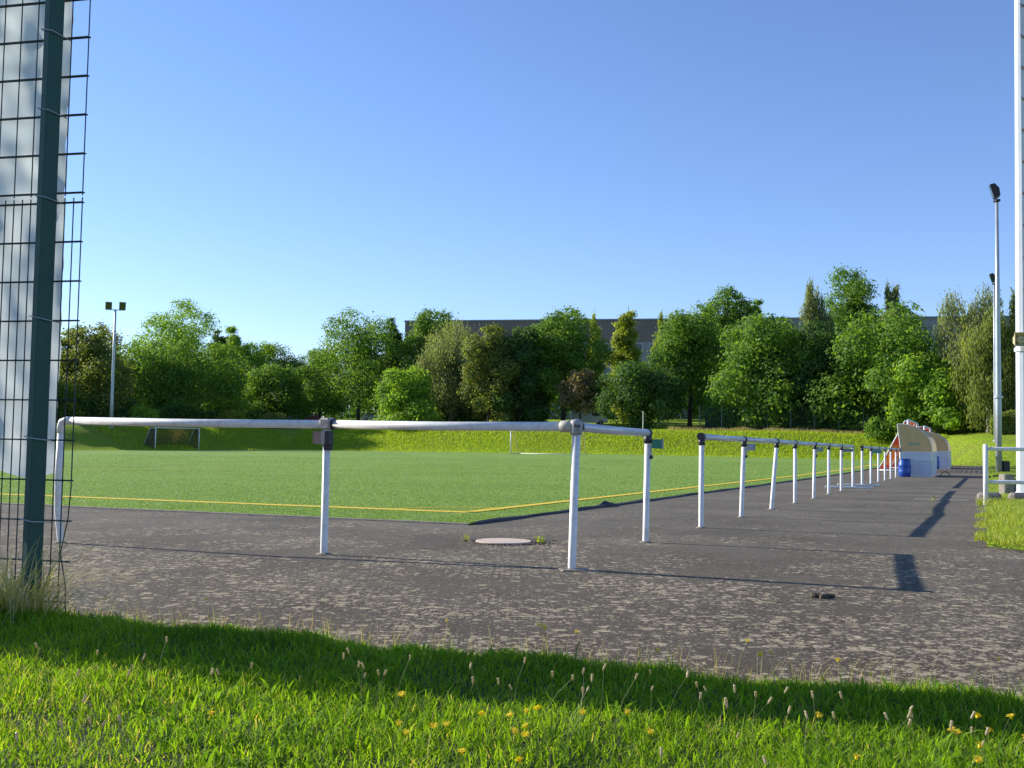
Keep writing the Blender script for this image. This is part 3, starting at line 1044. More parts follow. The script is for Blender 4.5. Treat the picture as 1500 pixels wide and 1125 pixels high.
g = np.random.default_rng(11)
n = 280000
x = g.uniform(-4.6, 3.6, n); y = g.uniform(1.7, 6.1, n)
vis = (np.abs(x) < .56 * y + .35)
keep = (y < edge_y(x) - .0) & (vis | (g.uniform(0, 1, n) < .25))
fade = ss((edge_y(x) - y) / .25)
keep &= g.uniform(0, 1, n) < (.35 + .65 * fade)
x, y = x[keep], y[keep]
cl = vnoise(x, y, 21, 7.0) + .5 * vnoise(x, y, 22, 19)
P = np.stack([x, y, verge_z(x, y) - .004], 1)
h = (.034 + .020 * cl + g.uniform(-.012, .024, len(x))).clip(.012, .12)
tall = g.uniform(0, 1, len(x)) < .012
h[tall] *= 1.9
tone = np.clip(.44 + .42 * vnoise(x, y, 23, 4.0) + .2 * vnoise(x, y, 24, 14) + g.normal(0, .2, len(x)), 0, .9)
dry = g.uniform(0, 1, len(x)) < (.03 + .14 * np.exp(-((x + 1.75) ** 2 + (y - 3.1) ** 2) / .5))
tone[dry] = .97
stuff(blades('lawn_grass', P, h, g.uniform(.0026, .0058, len(x)), 1.25, 12, BL_GREEN, tone=tone), 'sunlit green grass of the foreground verge', 'grass')

# broad-leaved weeds low in the lawn (clover, plantain, dandelion leaves)
n = 9000
x = g.uniform(-3.4, 2.8, n); y = g.uniform(2.0, 5.6, n)
keep = (y < edge_y(x) - .1) & (vnoise(x, y, 31, 5) > .02)
x, y = x[keep], y[keep]
P = np.stack([x, y, verge_z(x, y)], 1)
stuff(blades('lawn_weeds', P, g.uniform(.035, .075, len(x)), g.uniform(.009, .017, len(x)), 1.3, 13, leafmat('weed_leaf', (.07, .17, .012), (.22, .38, .03), .5, .7, None, .12), 1.3,
             np.clip(.55 + g.normal(0, .18, len(x)), 0, .89)), 'broad leaved weeds low in the foreground grass', 'weeds')
# dry thin stalks along the edge of the asphalt
n = 1500
x = g.uniform(-3.2, 2.6, n); y = edge_y(x) - np.abs(g.normal(0, .10, n)) + .07
P = np.stack([x, y, verge_z(x, y)], 1)
stuff(blades('dry_stalks', P, g.uniform(.0, 1, n) ** 2.2 * .15 + .02, g.uniform(.0015, .003, n), .8, 14, BL_STRAW), 'thin dry stalks along the grass edge', 'dry grass')

n = 330000
dd = g.uniform(0, 1, n)
y = 11.5 + 62 * dd ** 2.2 ; x = g.uniform(-.56, .45, n) * y - 1
s_, t_ = st(x, y)
keep = (s_ > .02) & (t_ > .06) & (np.abs(x) < .5 * y + .6)
keep &= ~((np.abs(s_ - 2.0) < .15) | (np.abs(t_ - 1.02) < .11))
x, y = x[keep], y[keep]
n = len(x)
aa = g.uniform(0, 6.28, n)
Pb = np.stack([x, y, hz(x, y) + .012], 1)
wv = np.stack([np.cos(aa), np.sin(aa), np.zeros(n)], 1) * (g.uniform(.004, .010, n) * (.5 + y / 26))[:, None]
tp = np.stack([g.normal(0, .014, n), g.normal(0, .014, n), g.uniform(.006, .020, n)], 1)
Vt = np.stack([Pb - wv, Pb + wv, Pb + tp], 1).reshape(-1, 3)
stuff(fast('turf_fibres', Vt, np.arange(n * 3).reshape(-1, 3), leafmat('fibre', (.15, .25, .055), (.30, .44, .12), .3, .6, None, .15), None,
           np.repeat(np.clip(g.normal(.5, .28, n), 0, 1), 3)), 'short green fibres of the artificial turf', 'turf')

# right-hand verge beyond the path
RVg = st_grid(-.3, 70, -36, -5.42, .5, .5, .03)
RV = RVg[0].copy()
sv, tv = st(RV[:, 0], RV[:, 1])
RV[:, 2] += .05 * ss((-5.42 - tv) / .5) * ss((sv + .3) / .5) - .05 * (1 - ss((-5.37 - tv) / .3)) - .05 * (1 - ss((sv + .35) / .3))
RV[:, 2] += np.clip(ter(RV[:, 0], RV[:, 1]) - hz(RV[:, 0], RV[:, 1]), 0, 9)
structure(fast('side_verge', RV, RVg[1], MEAD, smooth=True))
n = 42000
s_ = g.uniform(-.42, 13, n) ; t_ = -5.50 - g.uniform(0, 1, n) ** 1.3 * 6.5
s_ = np.where(g.uniform(0, 1, n) < .6, -.42 + (s_ + .42) * .45, s_)
t_ = t_ + .10 * np.sin(s_ * 3.1) + .06 * np.sin(s_ * 9)
x, y = xy(s_, t_)
P = np.stack([x, y, hz(x, y) + .05], 1)
stuff(blades('side_verge_grass', P, g.uniform(.03, .10, n), g.uniform(.004, .009, n), 1.0, 15, BL_VERGE), 'yellow green grass beside the asphalt path on the right', 'grass')

# rough grass on the far bank: short and lit, dry and tall below the fence
n = 60000
s_ = 95.6 + g.uniform(0, 1, n) * 9.5; t_ = g.uniform(-2, 74, n)
x, y = xy(s_, t_)
P = np.stack([x, y, ter(x, y)], 1)
stuff(blades('bank_grass', P, g.uniform(.10, .30, n), g.uniform(.03, .07, n), .9, 16,
             leafmat('blade_bank', (.20, .30, .012), (.46, .58, .04), .45, .6)), 'sunlit grass on the bank behind the pitch', 'grass')
n = 16000
s_ = 70 + g.uniform(0, 1, n) * 30; t_ = 71 + g.uniform(0, 1, n) ** .8 * 9
x, y = xy(s_, t_)
P = np.stack([x, y, ter(x, y)], 1)
stuff(blades('shaded_bank_grass', P, g.uniform(.10, .30, n), g.uniform(.03, .07, n), .9, 17, MATS['blade_bank']), 'shaded grass on the bank left of the pitch', 'grass')
n = 9000
s_ = 105.4 + g.normal(0, .7, n); t_ = g.uniform(-3, 27, n)
x, y = xy(s_, t_)
P = np.stack([x, y, ter(x, y)], 1)
hh = g.uniform(.25, .75, n) * (.7 + .4 * vnoise(x, y, 9, 1.5))
stuff(blades('dry_grass', P, np.clip(hh, .1, 1), g.uniform(.02, .05, n), .5, 18, BL_STRAW), 'dry straw coloured grass below the far wire fence', 'dry grass')

# dry ornamental-looking grass tuft at the foot of the fence
def tuft(name, label, x, y, n, hmin, hmax, spread, seed, mat, w=.005):
    g = np.random.default_rng(seed)
    z = float(verge_z(np.array(x), np.array(y)))
    px_ = g.normal(0, spread, n); py_ = g.normal(0, spread * .7, n)
    a = np.arctan2(py_, px_) + g.normal(0, .6, n)
    H = g.uniform(hmin, hmax, n)
    lean = g.uniform(.3, 1.75, n)
    V = []; F = []; T = []
    for i in range(n):
        d = np.array([math.cos(a[i]), math.sin(a[i]), 0]); sd = np.array([-d[1], d[0], 0])
        pts = []
        for q in np.linspace(0, 1, 7):
            r_ = H[i] * lean[i] * q ** 1.5
            zz = max(.01, H[i] * (q * 1.15 - .60 * lean[i] * q ** 2.4))
            pts.append(np.array([px_[i], py_[i], 0]) + d * r_ + np.array([0, 0, zz]))
        k = len(V)
        for j, p in enumerate(pts):
            ww = w * (1 - .85 * j / 6)
            V += [p - sd * ww / 2, p + sd * ww / 2]
        F += [(k + 2 * j, k + 2 * j + 1, k + 2 * j + 3, k + 2 * j + 2) for j in range(6)]
        T += [g.uniform(0, 1)] * 14
    o = fast(name, np.array(V), np.array(F), mat, None, np.array(T))
    o.location = (x, y, z)
    return tag(o, label, 'grass tuft')
tuft('grass_tuft', 'dry straw coloured grass tuft drooping at the foot of the green fence post', -2.36, 5.15, 320, .22, .46, .10, 5, leafmat('tuft_straw', (.46, .39, .19), (.74, .65, .38), .4, .6, None, .1), .008)
tuft('grass_tuft', 'green grass tuft growing up through the dry tuft at the fence foot', -2.52, 5.12, 260, .16, .36, .12, 6, BL_VERGE)

# ------------------------------------------------------------ flowers
STEM = leafmat('flower_stem', (.14, .19, .05), (.26, .27, .11), .35)
PETAL = leafmat('petal_yellow', (.82, .60, .004), (.90, .70, .02), .25)
SEED = leafmat('seed_head', (.42, .33, .21), (.60, .52, .38), .35)
def stem_mesh(seed):
    g = random.Random(seed)
    m = MB()
    bx, by = g.uniform(-.12, .12), g.uniform(-.12, .12)
    pts = [(bx * q * q, by * q * q, q) for q in (0, .35, .7, 1)]
    m.tube(pts, [.0015, .0013, .0011, .0010], 5)
    o = m.obj('stem', STEM)
    at = o.data.attributes.new('tone', 'FLOAT', 'POINT')
    at.data.foreach_set('value', [g.random()] * len(o.data.vertices))
    me = o.data
    bpy.data.objects.remove(o)
    return me, (bx, by)
def head_mesh(seed, yellow):
    g = random.Random(seed)
    m = MB()
    if yellow:
        n = 13
        m.lathe([(.002, -.010), (.005, -.006), (.005, 0)], n=7)
        for ring, (R, z, k) in enumerate(((.0165, .001, n), (.011, .004, n - 4))):
            for i in range(k):
                a = 2 * math.pi * (i + .5 * ring) / k
                b_ = .8 * math.pi / k
                zz = z + g.uniform(-.002, .003)
                m.add([(.003 * math.cos(a), .003 * math.sin(a), z), (R * .7 * math.cos(a - b_), R * .7 * math.sin(a - b_), zz), (R * math.cos(a), R * math.sin(a), zz + .001),
                       (R * .7 * math.cos(a + b_), R * .7 * math.sin(a + b_), zz)], [(0, 1, 2, 3)])
    else:
        s = g.uniform(.85, 1.25)
        m.lathe([(.002 * s, -.012 * s), (.0055 * s, -.006 * s), (.0065 * s, .002 * s), (.0055 * s, .009 * s), (.0075 * s, .014 * s), (.004 * s, .018 * s)], n=7)
    o = m.obj('head', PETAL if yellow else SEED)
    at = o.data.attributes.new('tone', 'FLOAT', 'POINT')
    at.data.foreach_set('value', [g.random() for _ in o.data.vertices])
    me = o.data
    bpy.data.objects.remove(o)
    return me
STEMS = [stem_mesh(k) for k in range(6)]
YH = [head_mesh(k, True) for k in range(4)]
SH = [head_mesh(20 + k, False) for k in range(5)]
def flower(i, x, y, top, yellow, label, group):
    g = random.Random(900 + i)
    z = float(verge_z(np.array(x), np.array(y))) - .01
    me, (bx, by) = STEMS[i % 6]
    t = thing('hawkbit_flower' if yellow else 'seed_stalk', label, 'flower' if yellow else 'seed stalk', (x, y, z), g.uniform(0, 6.28), group)
    hgt = top - z
    so_ = link(bpy.data.objects.new('stem', me)); so_.parent = t; so_.scale = (hgt, hgt, hgt)
    so_.scale = (max(.6, hgt * 3) , max(.6, hgt * 3), hgt)
    ho = link(bpy.data.objects.new('flower_head' if yellow else 'seed_head', (YH if yellow else SH)[i % (4 if yellow else 5)]))
    ho.parent = t
    k = max(.6, hgt * 3)
    ho.location = (bx * k, by * k, hgt)
    ho.rotation_euler = (g.uniform(-.5, .5), g.uniform(-.5, .5), g.uniform(0, 6))
    ho.scale = (.8,) * 3 if yellow else (.45, .45, .6)
YELLOW =  [(-0.348, 2.943, 0.239), (-0.29, 2.725, 0.24), (-0.234, 2.873, 0.168), (-0.223, 2.834, 0.171), (-0.132, 2.611, 0.233), (-0.125, 2.51, 0.225), (-0.027, 2.635, 0.22), (-0.032, 2.503, 0.191), (-0.077, 2.963, 0.212), (0.026, 2.895, 0.213), (0.067, 2.847, 0.212), (0.078, 2.919, 0.178), (0.09, 2.765, 0.2), (-0.183, 4.483, 0.186), (0.103, 4.143, 0.215), (0.142, 4.164, 0.237), (0.117, 2.758, 0.242), (0.166, 2.908, 0.209), (0.269, 2.976, 0.201), (0.306, 2.791, 0.188), (0.158, 4.368, 0.199), (0.311, 4.307, 0.18), (0.556, 3.93, 0.198), (0.855, 4.029, 0.208), (0.982, 3.955, 0.194), (0.9, 3.57, 0.236), (0.833, 3.015, 0.21), (0.961, 3.363, 0.211), (1.14, 3.6, 0.185), (1.222, 3.875, 0.167), (1.112, 2.827, 0.197), (1.172, 2.817, 0.182), (1.339, 3.014, 0.211), (1.257, 2.782, 0.251), (1.171, 2.693, 0.226), (1.317, 2.83, 0.186), (1.109, 2.467, 0.244), (1.131, 2.405, 0.237), (0.883, 2.514, 0.23), (1.669, 3.576, 0.241), (-1.868, 4.817, 0.205), (-1.315, 4.827, 0.21), (-0.85, 2.892, 0.189), (0.977, 2.426, 0.251)]
STALKS =  [(-1.38, 3.281, 0.282), (-1.299, 3.325, 0.218), (-1.149, 3.048, 0.268), (-1.111, 3.078, 0.265), (-1.211, 3.447, 0.242), (-1.159, 3.344, 0.249), (-1.47, 4.057, 0.24), (-1.377, 3.864, 0.276), (-1.143, 2.796, 0.25), (-0.979, 2.709, 0.277), (-0.966, 2.728, 0.239), (-0.925, 2.465, 0.283), (-1.01, 2.453, 0.284), (-1.08, 2.531, 0.248), (-1.041, 2.452, 0.257), (-1.212, 2.618, 0.284), (-0.983, 3.094, 0.266), (-0.895, 3.154, 0.248), (-0.858, 3.326, 0.225), (-0.867, 3.168, 0.235), (-1.137, 3.496, 0.261), (-0.489, 3.289, 0.223), (-0.408, 2.994, 0.285), (-0.404, 3.254, 0.232), (-0.361, 3.082, 0.285), (-0.355, 3.202, 0.236), (-0.332, 3.156, 0.288), (-0.442, 3.352, 0.266), (-0.436, 3.444, 0.249), (0.02, 3.335, 0.254), (-0.043, 3.052, 0.266), (-0.016, 2.984, 0.261), (0.037, 3.124, 0.238), (-0.077, 3.323, 0.228), (0.103, 3.15, 0.255), (0.122, 2.955, 0.29), (0.157, 2.903, 0.265), (0.24, 3.339, 0.219), (0.269, 3.091, 0.28), (0.297, 3.036, 0.273), (0.317, 2.918, 0.289), (0.41, 3.357, 0.229), (0.459, 3.131, 0.275), (0.522, 3.034, 0.221), (0.514, 2.807, 0.27), (0.572, 3.061, 0.238), (0.648, 3.141, 0.235), (0.584, 2.724, 0.289), (0.669, 3.036, 0.226), (0.655, 2.89, 0.26), (0.659, 2.837, 0.287), (0.619, 2.561, 0.239), (0.765, 2.775, 0.236), (0.317, 2.214, 0.291), (0.546, 2.408, 0.254), (0.812, 2.821, 0.276), (0.411, 3.105, 0.218), (0.196, 2.933, 0.244), (0.883, 3.064, 0.232), (0.927, 2.878, 0.273), (1.02, 2.912, 0.226), (0.999, 2.684, 0.297), (1.08, 2.868, 0.222), (1.022, 2.608, 0.28), (1.136, 2.819, 0.222), (1.337, 3.109, 0.24), (1.133, 2.503, 0.288), (0.769, 2.79, 0.232), (0.811, 2.88, 0.233), (0.963, 2.579, 0.277), (1.282, 2.751, 0.253), (1.177, 2.622, 0.226), (1.081, 2.455, 0.302), (1.23, 2.684, 0.234)]

MARKS = [(0, 'the left picture edge'), (60, 'the green fence post'), (165, 'the left floodlight mast'), (238, 'the left goal'), (330, 'the left railing span'), (475, 'the brown clamp post'),
         (545, 'the big oval tree'), (650, 'the yellow line corner'), (738, 'the manhole cover'), (785, 'the far white goal'), (838, 'the railing corner post'), (890, 'the white van'), (945, 'the green plate post'),
         (1028, 'the first long railing post'), (1087, 'the second long railing post'), (1134, 'the leaning railing post'), (1165, 'the fourth long railing post'), (1214, 'the sixth long railing post'),
         (1262, 'the far railing'), (1330, 'the rail shadow patch'), (1400, 'the far dugout'), (1445, 'the barrier post'), (1485, 'the thick mast')]
NTH = ['second', 'third', 'fourth', 'fifth', 'sixth', 'seventh', 'eighth', 'ninth', 'tenth', 'eleventh', 'twelfth']
ORD = ['leftmost'] + [q + ' from left' for q in NTH] + ['right of the others'] * 40
def flower_labels(pts, what):
    keyed = {}
    for i, (x, y, top) in enumerate(pts):
        px_ = 750 + 1562 * x / y
        band = 'at the asphalt edge' if y > edge_y(x) - .40 else ('in the shaded grass' if y > edge_y(x) - 1.0 else 'in the sunlit grass')
        mk = min(MARKS, key=lambda m_: abs(m_[0] - px_))[1]
        keyed.setdefault((band, mk), []).append((px_, i))
    out = {}
    for (band, mk), lst in keyed.items():
        lst.sort()
        for k, (_, i) in enumerate(lst):
            out[i] = '%s %s below %s%s' % (what, band, mk, ', ' + ORD[k] if len(lst) > 1 else '')
    return out
LY = flower_labels(YELLOW, 'yellow hawkbit flower')
LS = flower_labels(STALKS, 'pale seed stalk')
for i, (x, y, top) in enumerate(YELLOW):
    flower(i, x, y, top, True, LY[i], 'yellow hawkbit flowers in the verge')
for i, (x, y, top) in enumerate(STALKS):
    flower(100 + i, x, y, top, False, LS[i], 'pale seed stalks in the verge')

# ------------------------------------------------------------ the tall fence on the left
POSTG = paint('post_green', (.012, .070, .050), .6, (.009, .045, .034), 5, amount=.7)
WIREG = paint('wire_green', (.012, .030, .028), .45)
TIE = paint('tie_wire', (.40, .42, .41), .35, metal=.5)
FX, FY = -2.352, 5.30
FA = math.atan2(-.235, .972)          # local +x = right end of the fence, local y = away from the camera
FZ = .05
fence = thing('mesh_fence', 'tall green double rod mesh fence with square post at the left edge', 'fence', (FX, FY, FZ), FA)
FH = 3.48
MB().box((0, 0, FH / 2 - .15), (.048, .082, FH + .3), -.33, bev=.004).obj('post', POSTG, fence)
MB().box((0, 0, FH + .02), (.054, .088, .03), -.33, bev=.005).obj('post_cap', paint('cap_black', (.02, .02, .02), .5), fence)
for k in (-2.55, -5.1):
    MB().box((k, 0, FH / 2 - .15), (.048, .082, FH + .3), -.33, bev=.004).obj('post', POSTG, fence)
XL, XR = -5.24, .165
py_ = .062
def wire_part(pname, panel, pts, r, n=6):
    return MB().tube(pts, r, n).obj(pname, WIREG, panel)
low = link(bpy.data.objects.new('lower_mesh_panel', None)); low.parent = fence
upp = link(bpy.data.objects.new('upper_mesh_panel', None)); upp.parent = fence
for k in range(11):
    z = .055 + .2 * k
    for dy in (-.007, .007):
        wire_part('horizontal_rod', low, [(XL, py_ + dy, z), (XR, py_ + dy, z)], .004)
k = 0
x = XR - .006
while x > XL:
    if k == 0:
        pts = [(x, py_, -.06), (x - .004, py_ - .01, .14), (x - .024, py_ - .03, .30), (x - .004, py_ - .01, .46), (x, py_, .62), (x, py_, 2.08)]
    else:
        pts = [(x, py_, -.03), (x, py_, 2.08)]
    wire_part('vertical_rod', low, pts, .0032, 5)
    x -= .05; k += 1
for k in range(7):
    z = 2.105 + .2 * k
    for dy in (-.007, .007):
        wire_part('horizontal_rod', upp, [(XL, py_ + dy, z), (XR, py_ + dy, z)], .004)
x = XR - .006
while x > XL:
    wire_part('vertical_rod', upp, [(x, py_, 2.09), (x, py_, FH - .06)], .0032, 5)
    x -= .1
for z in (.455, .86, 1.455, 2.06, 2.50, 2.905):
    MB().tube([(-.045, py_ + .012, z + .01), (-.031, -.056, z + .012), (.031, -.056, z), (.05, py_ + .012, z - .01)], .0028, 5).obj('tie', TIE, fence)

# white sheet hung behind the mesh
def white_sheet():
    nu, nz = 220, 150
    U = np.linspace(-5.24, .034, nu); Z = np.linspace(.68, FH - .02, nz)
    A, B = np.meshgrid(U, Z, indexing='ij')
    g = np.random.default_rng(3)
    row = (B % .2) / .2
    Yy = .094 + .005 * np.sin(B * 31.4 / 1.0 + 1) * (B > 2.1) + .006 * np.sin(A * 23 + 2 * np.sin(B * 5)) + .005 * np.sin(A * 41 + B * 17) * np.sin(B * 9) + .004 * np.sin(B * 44 + A * 12)
    Yy += .008 * np.sin(A * 9 + B * 1.3)
    A2 = A + .002 * np.sin(B * 7) * (A > 0)
    B2 = B + .02 * np.sin(A * 14) * (B < .75)
    V, F = grid_mesh(A2, Yy, B2)
    o = fast('privacy_sheet', V, F, sheet_translucent('white_sheet', (.80, .86, .82), .55, rough=.35), None, smooth=True)
    o.location = (FX, FY, FZ); o.rotation_euler = (0, 0, FA)
    tag(o, 'wrinkled white plastic sheet hung behind the mesh fence at the left edge', 'plastic sheet')
white_sheet()
for z in (.70, 2.10, 2.98, 1.30):
    pass

# ------------------------------------------------------------ white tube railings
WHITE = paint('rail_white', (.76, .76, .74), .45, (.42, .39, .33), 14, amount=.5)
GALVR = paint('rail_galv', (.58, .61, .66), .34, (.44, .47, .52), 6, metal=.25, amount=.5)
DARKF = paint('fitting_dark', (.035, .038, .045), .5)
BEIGE = paint('fitting_beige', (.48, .46, .38), .5)
RH = 1.062
def railing(label, posts, leans, elbow_start=False, elbow_end=False, fittings=DARKF, tube_mats=None, foot=()):
    x0, y0 = posts[0]
    z0 = gz(x0, y0)
    t = thing('tube_railing', label, 'railing', (x0, y0, z0))
    P = [Vector((x - x0, y - y0, gz(x, y) - z0)) for x, y in posts]
    n = len(P)
    tops = []
    for i, p in enumerate(P):
        lx, ly = leans.get(i, (0, 0))
        top = p + Vector((lx, ly, RH + {0: .035, 1: .015}.get(i, 0) * (elbow_start == 'bent')))
        tops.append(top)
        el = (i == 0 and elbow_start) or (i == n - 1 and elbow_end)
        low_ = p + Vector((0, 0, -.25))
        if i == 0 and elbow_start == 'bent':
            pts = [low_, p + Vector((.02, 0, .0)), p + Vector((-.02, 0, .28)), p + Vector((-.03, 0, .6)), top - Vector((0, 0, .10))]
        else:
            pts = [low_, p, top - Vector((0, 0, .03 if not el else .10))]
        MB().tube(pts, .0305, 14).obj('post', WHITE, t, smooth=True)
        a = i * 1.7
        MB().lathe([(.065, -.01), (.06, .006), (.036, .014)], tuple(p), 10).obj('post_foot', CONC, t)
    for i in range(n - 1):
        a, b_ = tops[i].copy(), tops[i + 1].copy()
        d = (b_ - a).normalized()
        sag = Vector((0, 0, -.006))
        a2 = a + d * (.10 if (i == 0 and elbow_start) else .0)
        b2 = b_ - d * (.10 if (i == n - 2 and elbow_end) else .0)
        mt = (tube_mats or {}).get(i, WHITE)
        MB().tube([a2, (a2 + b2) / 2 + sag, b2], .0350, 16).obj('top_rail', mt, t, smooth=True)
    for i in range(n):
        p = tops[i]
        dprev = (tops[i] - tops[i - 1]).normalized() if i else None
        dnext = (tops[i + 1] - tops[i]).normalized() if i < n - 1 else None
        if (i == 0 and elbow_start) or (i == n - 1 and elbow_end):
            d = dnext if i == 0 else -dprev
            pts = [p + Vector((0, 0, -.11)), p + Vector((0, 0, -.05)), p + d * .012 + Vector((0, 0, -.012)), p + d * .05, p + d * .11]
            MB().tube(pts, .0362, 14).obj('elbow', WHITE if i == 0 else GALVR, t, smooth=True)
        elif i not in foot:
            d = dnext if dnext is not None else dprev
            MB().tube([p - d * .03, p + d * .03], .0435, 14).obj('clamp_ring', fittings, t, smooth=True)
            MB().tube([p + Vector((0, 0, -.10)), p + Vector((0, 0, -.02))], .039, 12).obj('post_socket', fittings, t, smooth=True)
    return t, tops, Vector((x0, y0, z0))

# railing 1: round the near corner of the pitch
PA = [(-4.05, 9.655), (-1.535, 8.90), (.466, 7.962), (1.324, 10.43)]
t, tops, o0 = railing('white tube railing round the pitch corner with brown clamp and green end plate', PA, {0: (-.02, .0), 1: (.0, 0), 2: (.02, 0), 3: (.012, 0)},
                      elbow_start='bent', fittings=DARKF, tube_mats={2: GALVR}, foot=(1, 2))
# weathered clamp box on the second post
RUSTY = paint('clamp_brown', (.36, .245, .20), .75, (.18, .115, .09), 18, amount=.9, bumpy=.3)
GREYC = paint('clamp_grey', (.44, .40, .37), .6, (.22, .19, .17), 22, amount=.8, bumpy=.3)
BLACK = paint('clamp_black', (.03, .03, .038), .55)
c = tops[1]
dr = (tops[2] - tops[1]).normalized()
az = math.atan2(dr.y, dr.x)
def rel(u, v, w):
    return (c.x + math.cos(az) * u - math.sin(az) * v, c.y + math.sin(az) * u + math.cos(az) * v, c.z + w)
sl_ = MB(); sl_.box(rel(.0, 0, .004), (.105, .098, .098), az, bev=.014)
clampo = sl_.obj('clamp_sleeve', GREYC, t)
MB().tube([rel(.056, 0, 0), rel(.076, 0, 0)], .046, 14).obj('clamp_seal', BLACK, clampo, smooth=True)
MB().box(rel(-.072, -.035, -.112), (.085, .012, .105), az, bev=.004).obj('clamp_plate', RUSTY, t)
MB().box(rel(-.012, -.012, -.115), (.05, .055, .115), az, bev=.006).obj('clamp_block', GREYC, t)
MB().box(rel(.026, -.008, -.115), (.045, .075, .118), az, bev=.006).obj('clamp_block', BLACK, t)
MB().tube([rel(.012, 0, -.175), rel(.012, 0, -.215)], [.042, .036], 12).obj('post_collar', BLACK, t)
# corner fitting on the third post
c = tops[2]
d1 = (tops[1] - tops[2]).normalized(); d2 = (tops[3] - tops[2]).normalized()
MB().tube([c + d1 * .125, c + d1 * .12, c + d1 * .02], [.038, .044, .044], 16).obj('corner_sleeve', BEIGE, t, smooth=True)
cf = MB(); cf.lathe([(.040, -.06), (.046, -.045), (.047, .03), (.04, .05), (.01, .056)], tuple(c), 16)
cf.obj('corner_fitting', paint('fitting_pale', (.34, .34, .34), .5, (.1, .1, .1), 25, amount=.9), t, smooth=True)
MB().tube([c + d2 * .035, c + d2 * .075], .045, 16).obj('clamp_ring', DARKF, t, smooth=True)
for k in range(2):
    MB().tube([c + Vector((-.012 + .028 * k, -.044, .006)), c + Vector((-.012 + .028 * k, -.062, .006))], .010, 8).obj('bolt', DARKF, t)
MB().box((c.x - .0, c.y - .02, -gz(*PA[0]) + gz(*PA[2]) + .004), (.22, .16, .012), .2, bev=.004).obj('foot_plate', CONC, t)
# end plate on the fourth post
def end_plate(t, top, mat, d, w=.105, h=.09, name='end_plate'):
    u = Vector((d.y, -d.x, 0)).normalized()         # towards the right
    pc = top + u * (.04 + w / 2) + Vector((0, 0, -.105))
    a = math.atan2(u.y, u.x)
    MB().box(tuple(pc), (w, .02, h), a, bev=.004).obj(name, mat, t)
    MB().box(tuple(pc + u * (w / 2 + .004)), (.014, .03, h * 1.05), a, bev=.003).obj('plate_edge', paint('plate_edge', (.30, .33, .33), .5), t)
    MB().box(tuple(top + u * .03 + Vector((0, 0, -.17))), (.022, .03, .10), a, bev=.004).obj('latch', BEIGE, t)
    MB().box(tuple(top + u * .034 + Vector((0, 0, -.235))), (.034, .04, .035), a, bev=.006).obj('latch_catch', DARKF, t)
dB = Vector((BD[0], BD[1], 0))
end_plate(t, tops[3], paint('plate_green', (.03, .24, .17), .4, (.10, .34, .27), 9, amount=.9), dB)

# railing 2 and 3: along the touchline
PB = [(2.229, 12.483), (3.155, 14.602), (4.065, 16.655), (4.997, 18.781), (5.907, 20.83), (6.837, 22.974), (7.74, 25.02), (8.66, 27.05)]
t, tops, o0 = railing('longest white tube railing, eight posts along the asphalt path', PB, {2: (.085, .02), 1: (.03, 0), 4: (.02, 0)}, elbow_end=True,
                      tube_mats={k: GALVR for k in range(8)})
end_plate(t, tops[1], paint('plate_grey', (.42, .45, .52), .4, (.25, .27, .33), 12, amount=.8), dB)
end_plate(t, tops[4], paint('plate_bluegreen', (.28, .40, .38), .4, (.2, .28, .28), 12, amount=.8), dB)
end_plate(t, tops[6], paint('plate_blue', (.16, .19, .34), .4, (.2, .22, .3), 12, amount=.8), dB, .2, .07)
c = tops[0]
MB().tube([c - dB * .055, c - dB * .02], .046, 16).obj('end_ring', DARKF, t, smooth=True)
b0 = Vector((PB[7][0] - PB[0][0], PB[7][1] - PB[0][1], gz(*PB[7]) - gz(*PB[0])))
MB().box(tuple(b0 + Vector((-.1, 0, .03))), (1.15, .05, .05), rad(-14), bev=.008).obj('foot_bar', WHITE, t)
PC = [(9.58, 29.14), (10.52, 31.22), (11.44, 33.25), (12.36, 35.3), (13.28, 37.35), (14.2, 39.4), (15.05, 41.3)]
t, tops, o0 = railing('short far railing of seven white posts ending at the blue barrel', PC, {}, tube_mats={k: GALVR for k in range(8)})
end_plate(t, tops[1], paint('plate_bluegreen2', (.12, .30, .28), .4), dB, .25, .12)
MB().box((-.1, 0, .03), (1.1, .05, .05), rad(-14), bev=.008).obj('foot_bar', WHITE, t)

# ------------------------------------------------------------ manhole, debris
x, y = -.055, 10.24
t = thing('manhole_cover', 'round pale concrete manhole cover in the asphalt near the pitch corner', 'manhole cover', (x, y, gz(x, y)))
COVER = paint('cover_conc', (.56, .45, .35), .9, (.40, .32, .25), 20, amount=.7, bumpy=.3)
MB().lathe([(.262, -.02), (.268, .012), (.262, .018), (.10, .020), (.001, .0205)], n=40).obj('lid', COVER, t)
m = MB()
g2 = random.Random(8)
MB().lathe([(.33, .002), (.32, .008), (.285, .009), (.272, .004)], n=40).obj('rim', paint('rim_dirt', (.05, .042, .034), .95, (.1, .09, .07), 20, amount=.8, bumpy=.6), t)
m = MB()
for k in range(130):
    a = g2.gauss(-.05, .9) if g2.random() < .6 else g2.uniform(0, 6.28)
    r_ = .275 + abs(g2.gauss(0, .07)) * (1.6 if abs(a) < .8 else .6)
    q = g2.uniform(.006, .018)
    m.box((x + r_ * math.cos(a), y + r_ * math.sin(a), gz(x, y) + q * .4), (q * 1.5, q, q), g2.uniform(0, 3), g2.uniform(-.4, .4), bev=q * .2)
stuff(m.obj('leaf_litter', paint('litter', (.055, .042, .03), .95, (.12, .1, .07), 30, amount=.9)), 'dark crumbs and litter around the manhole cover', 'litter')
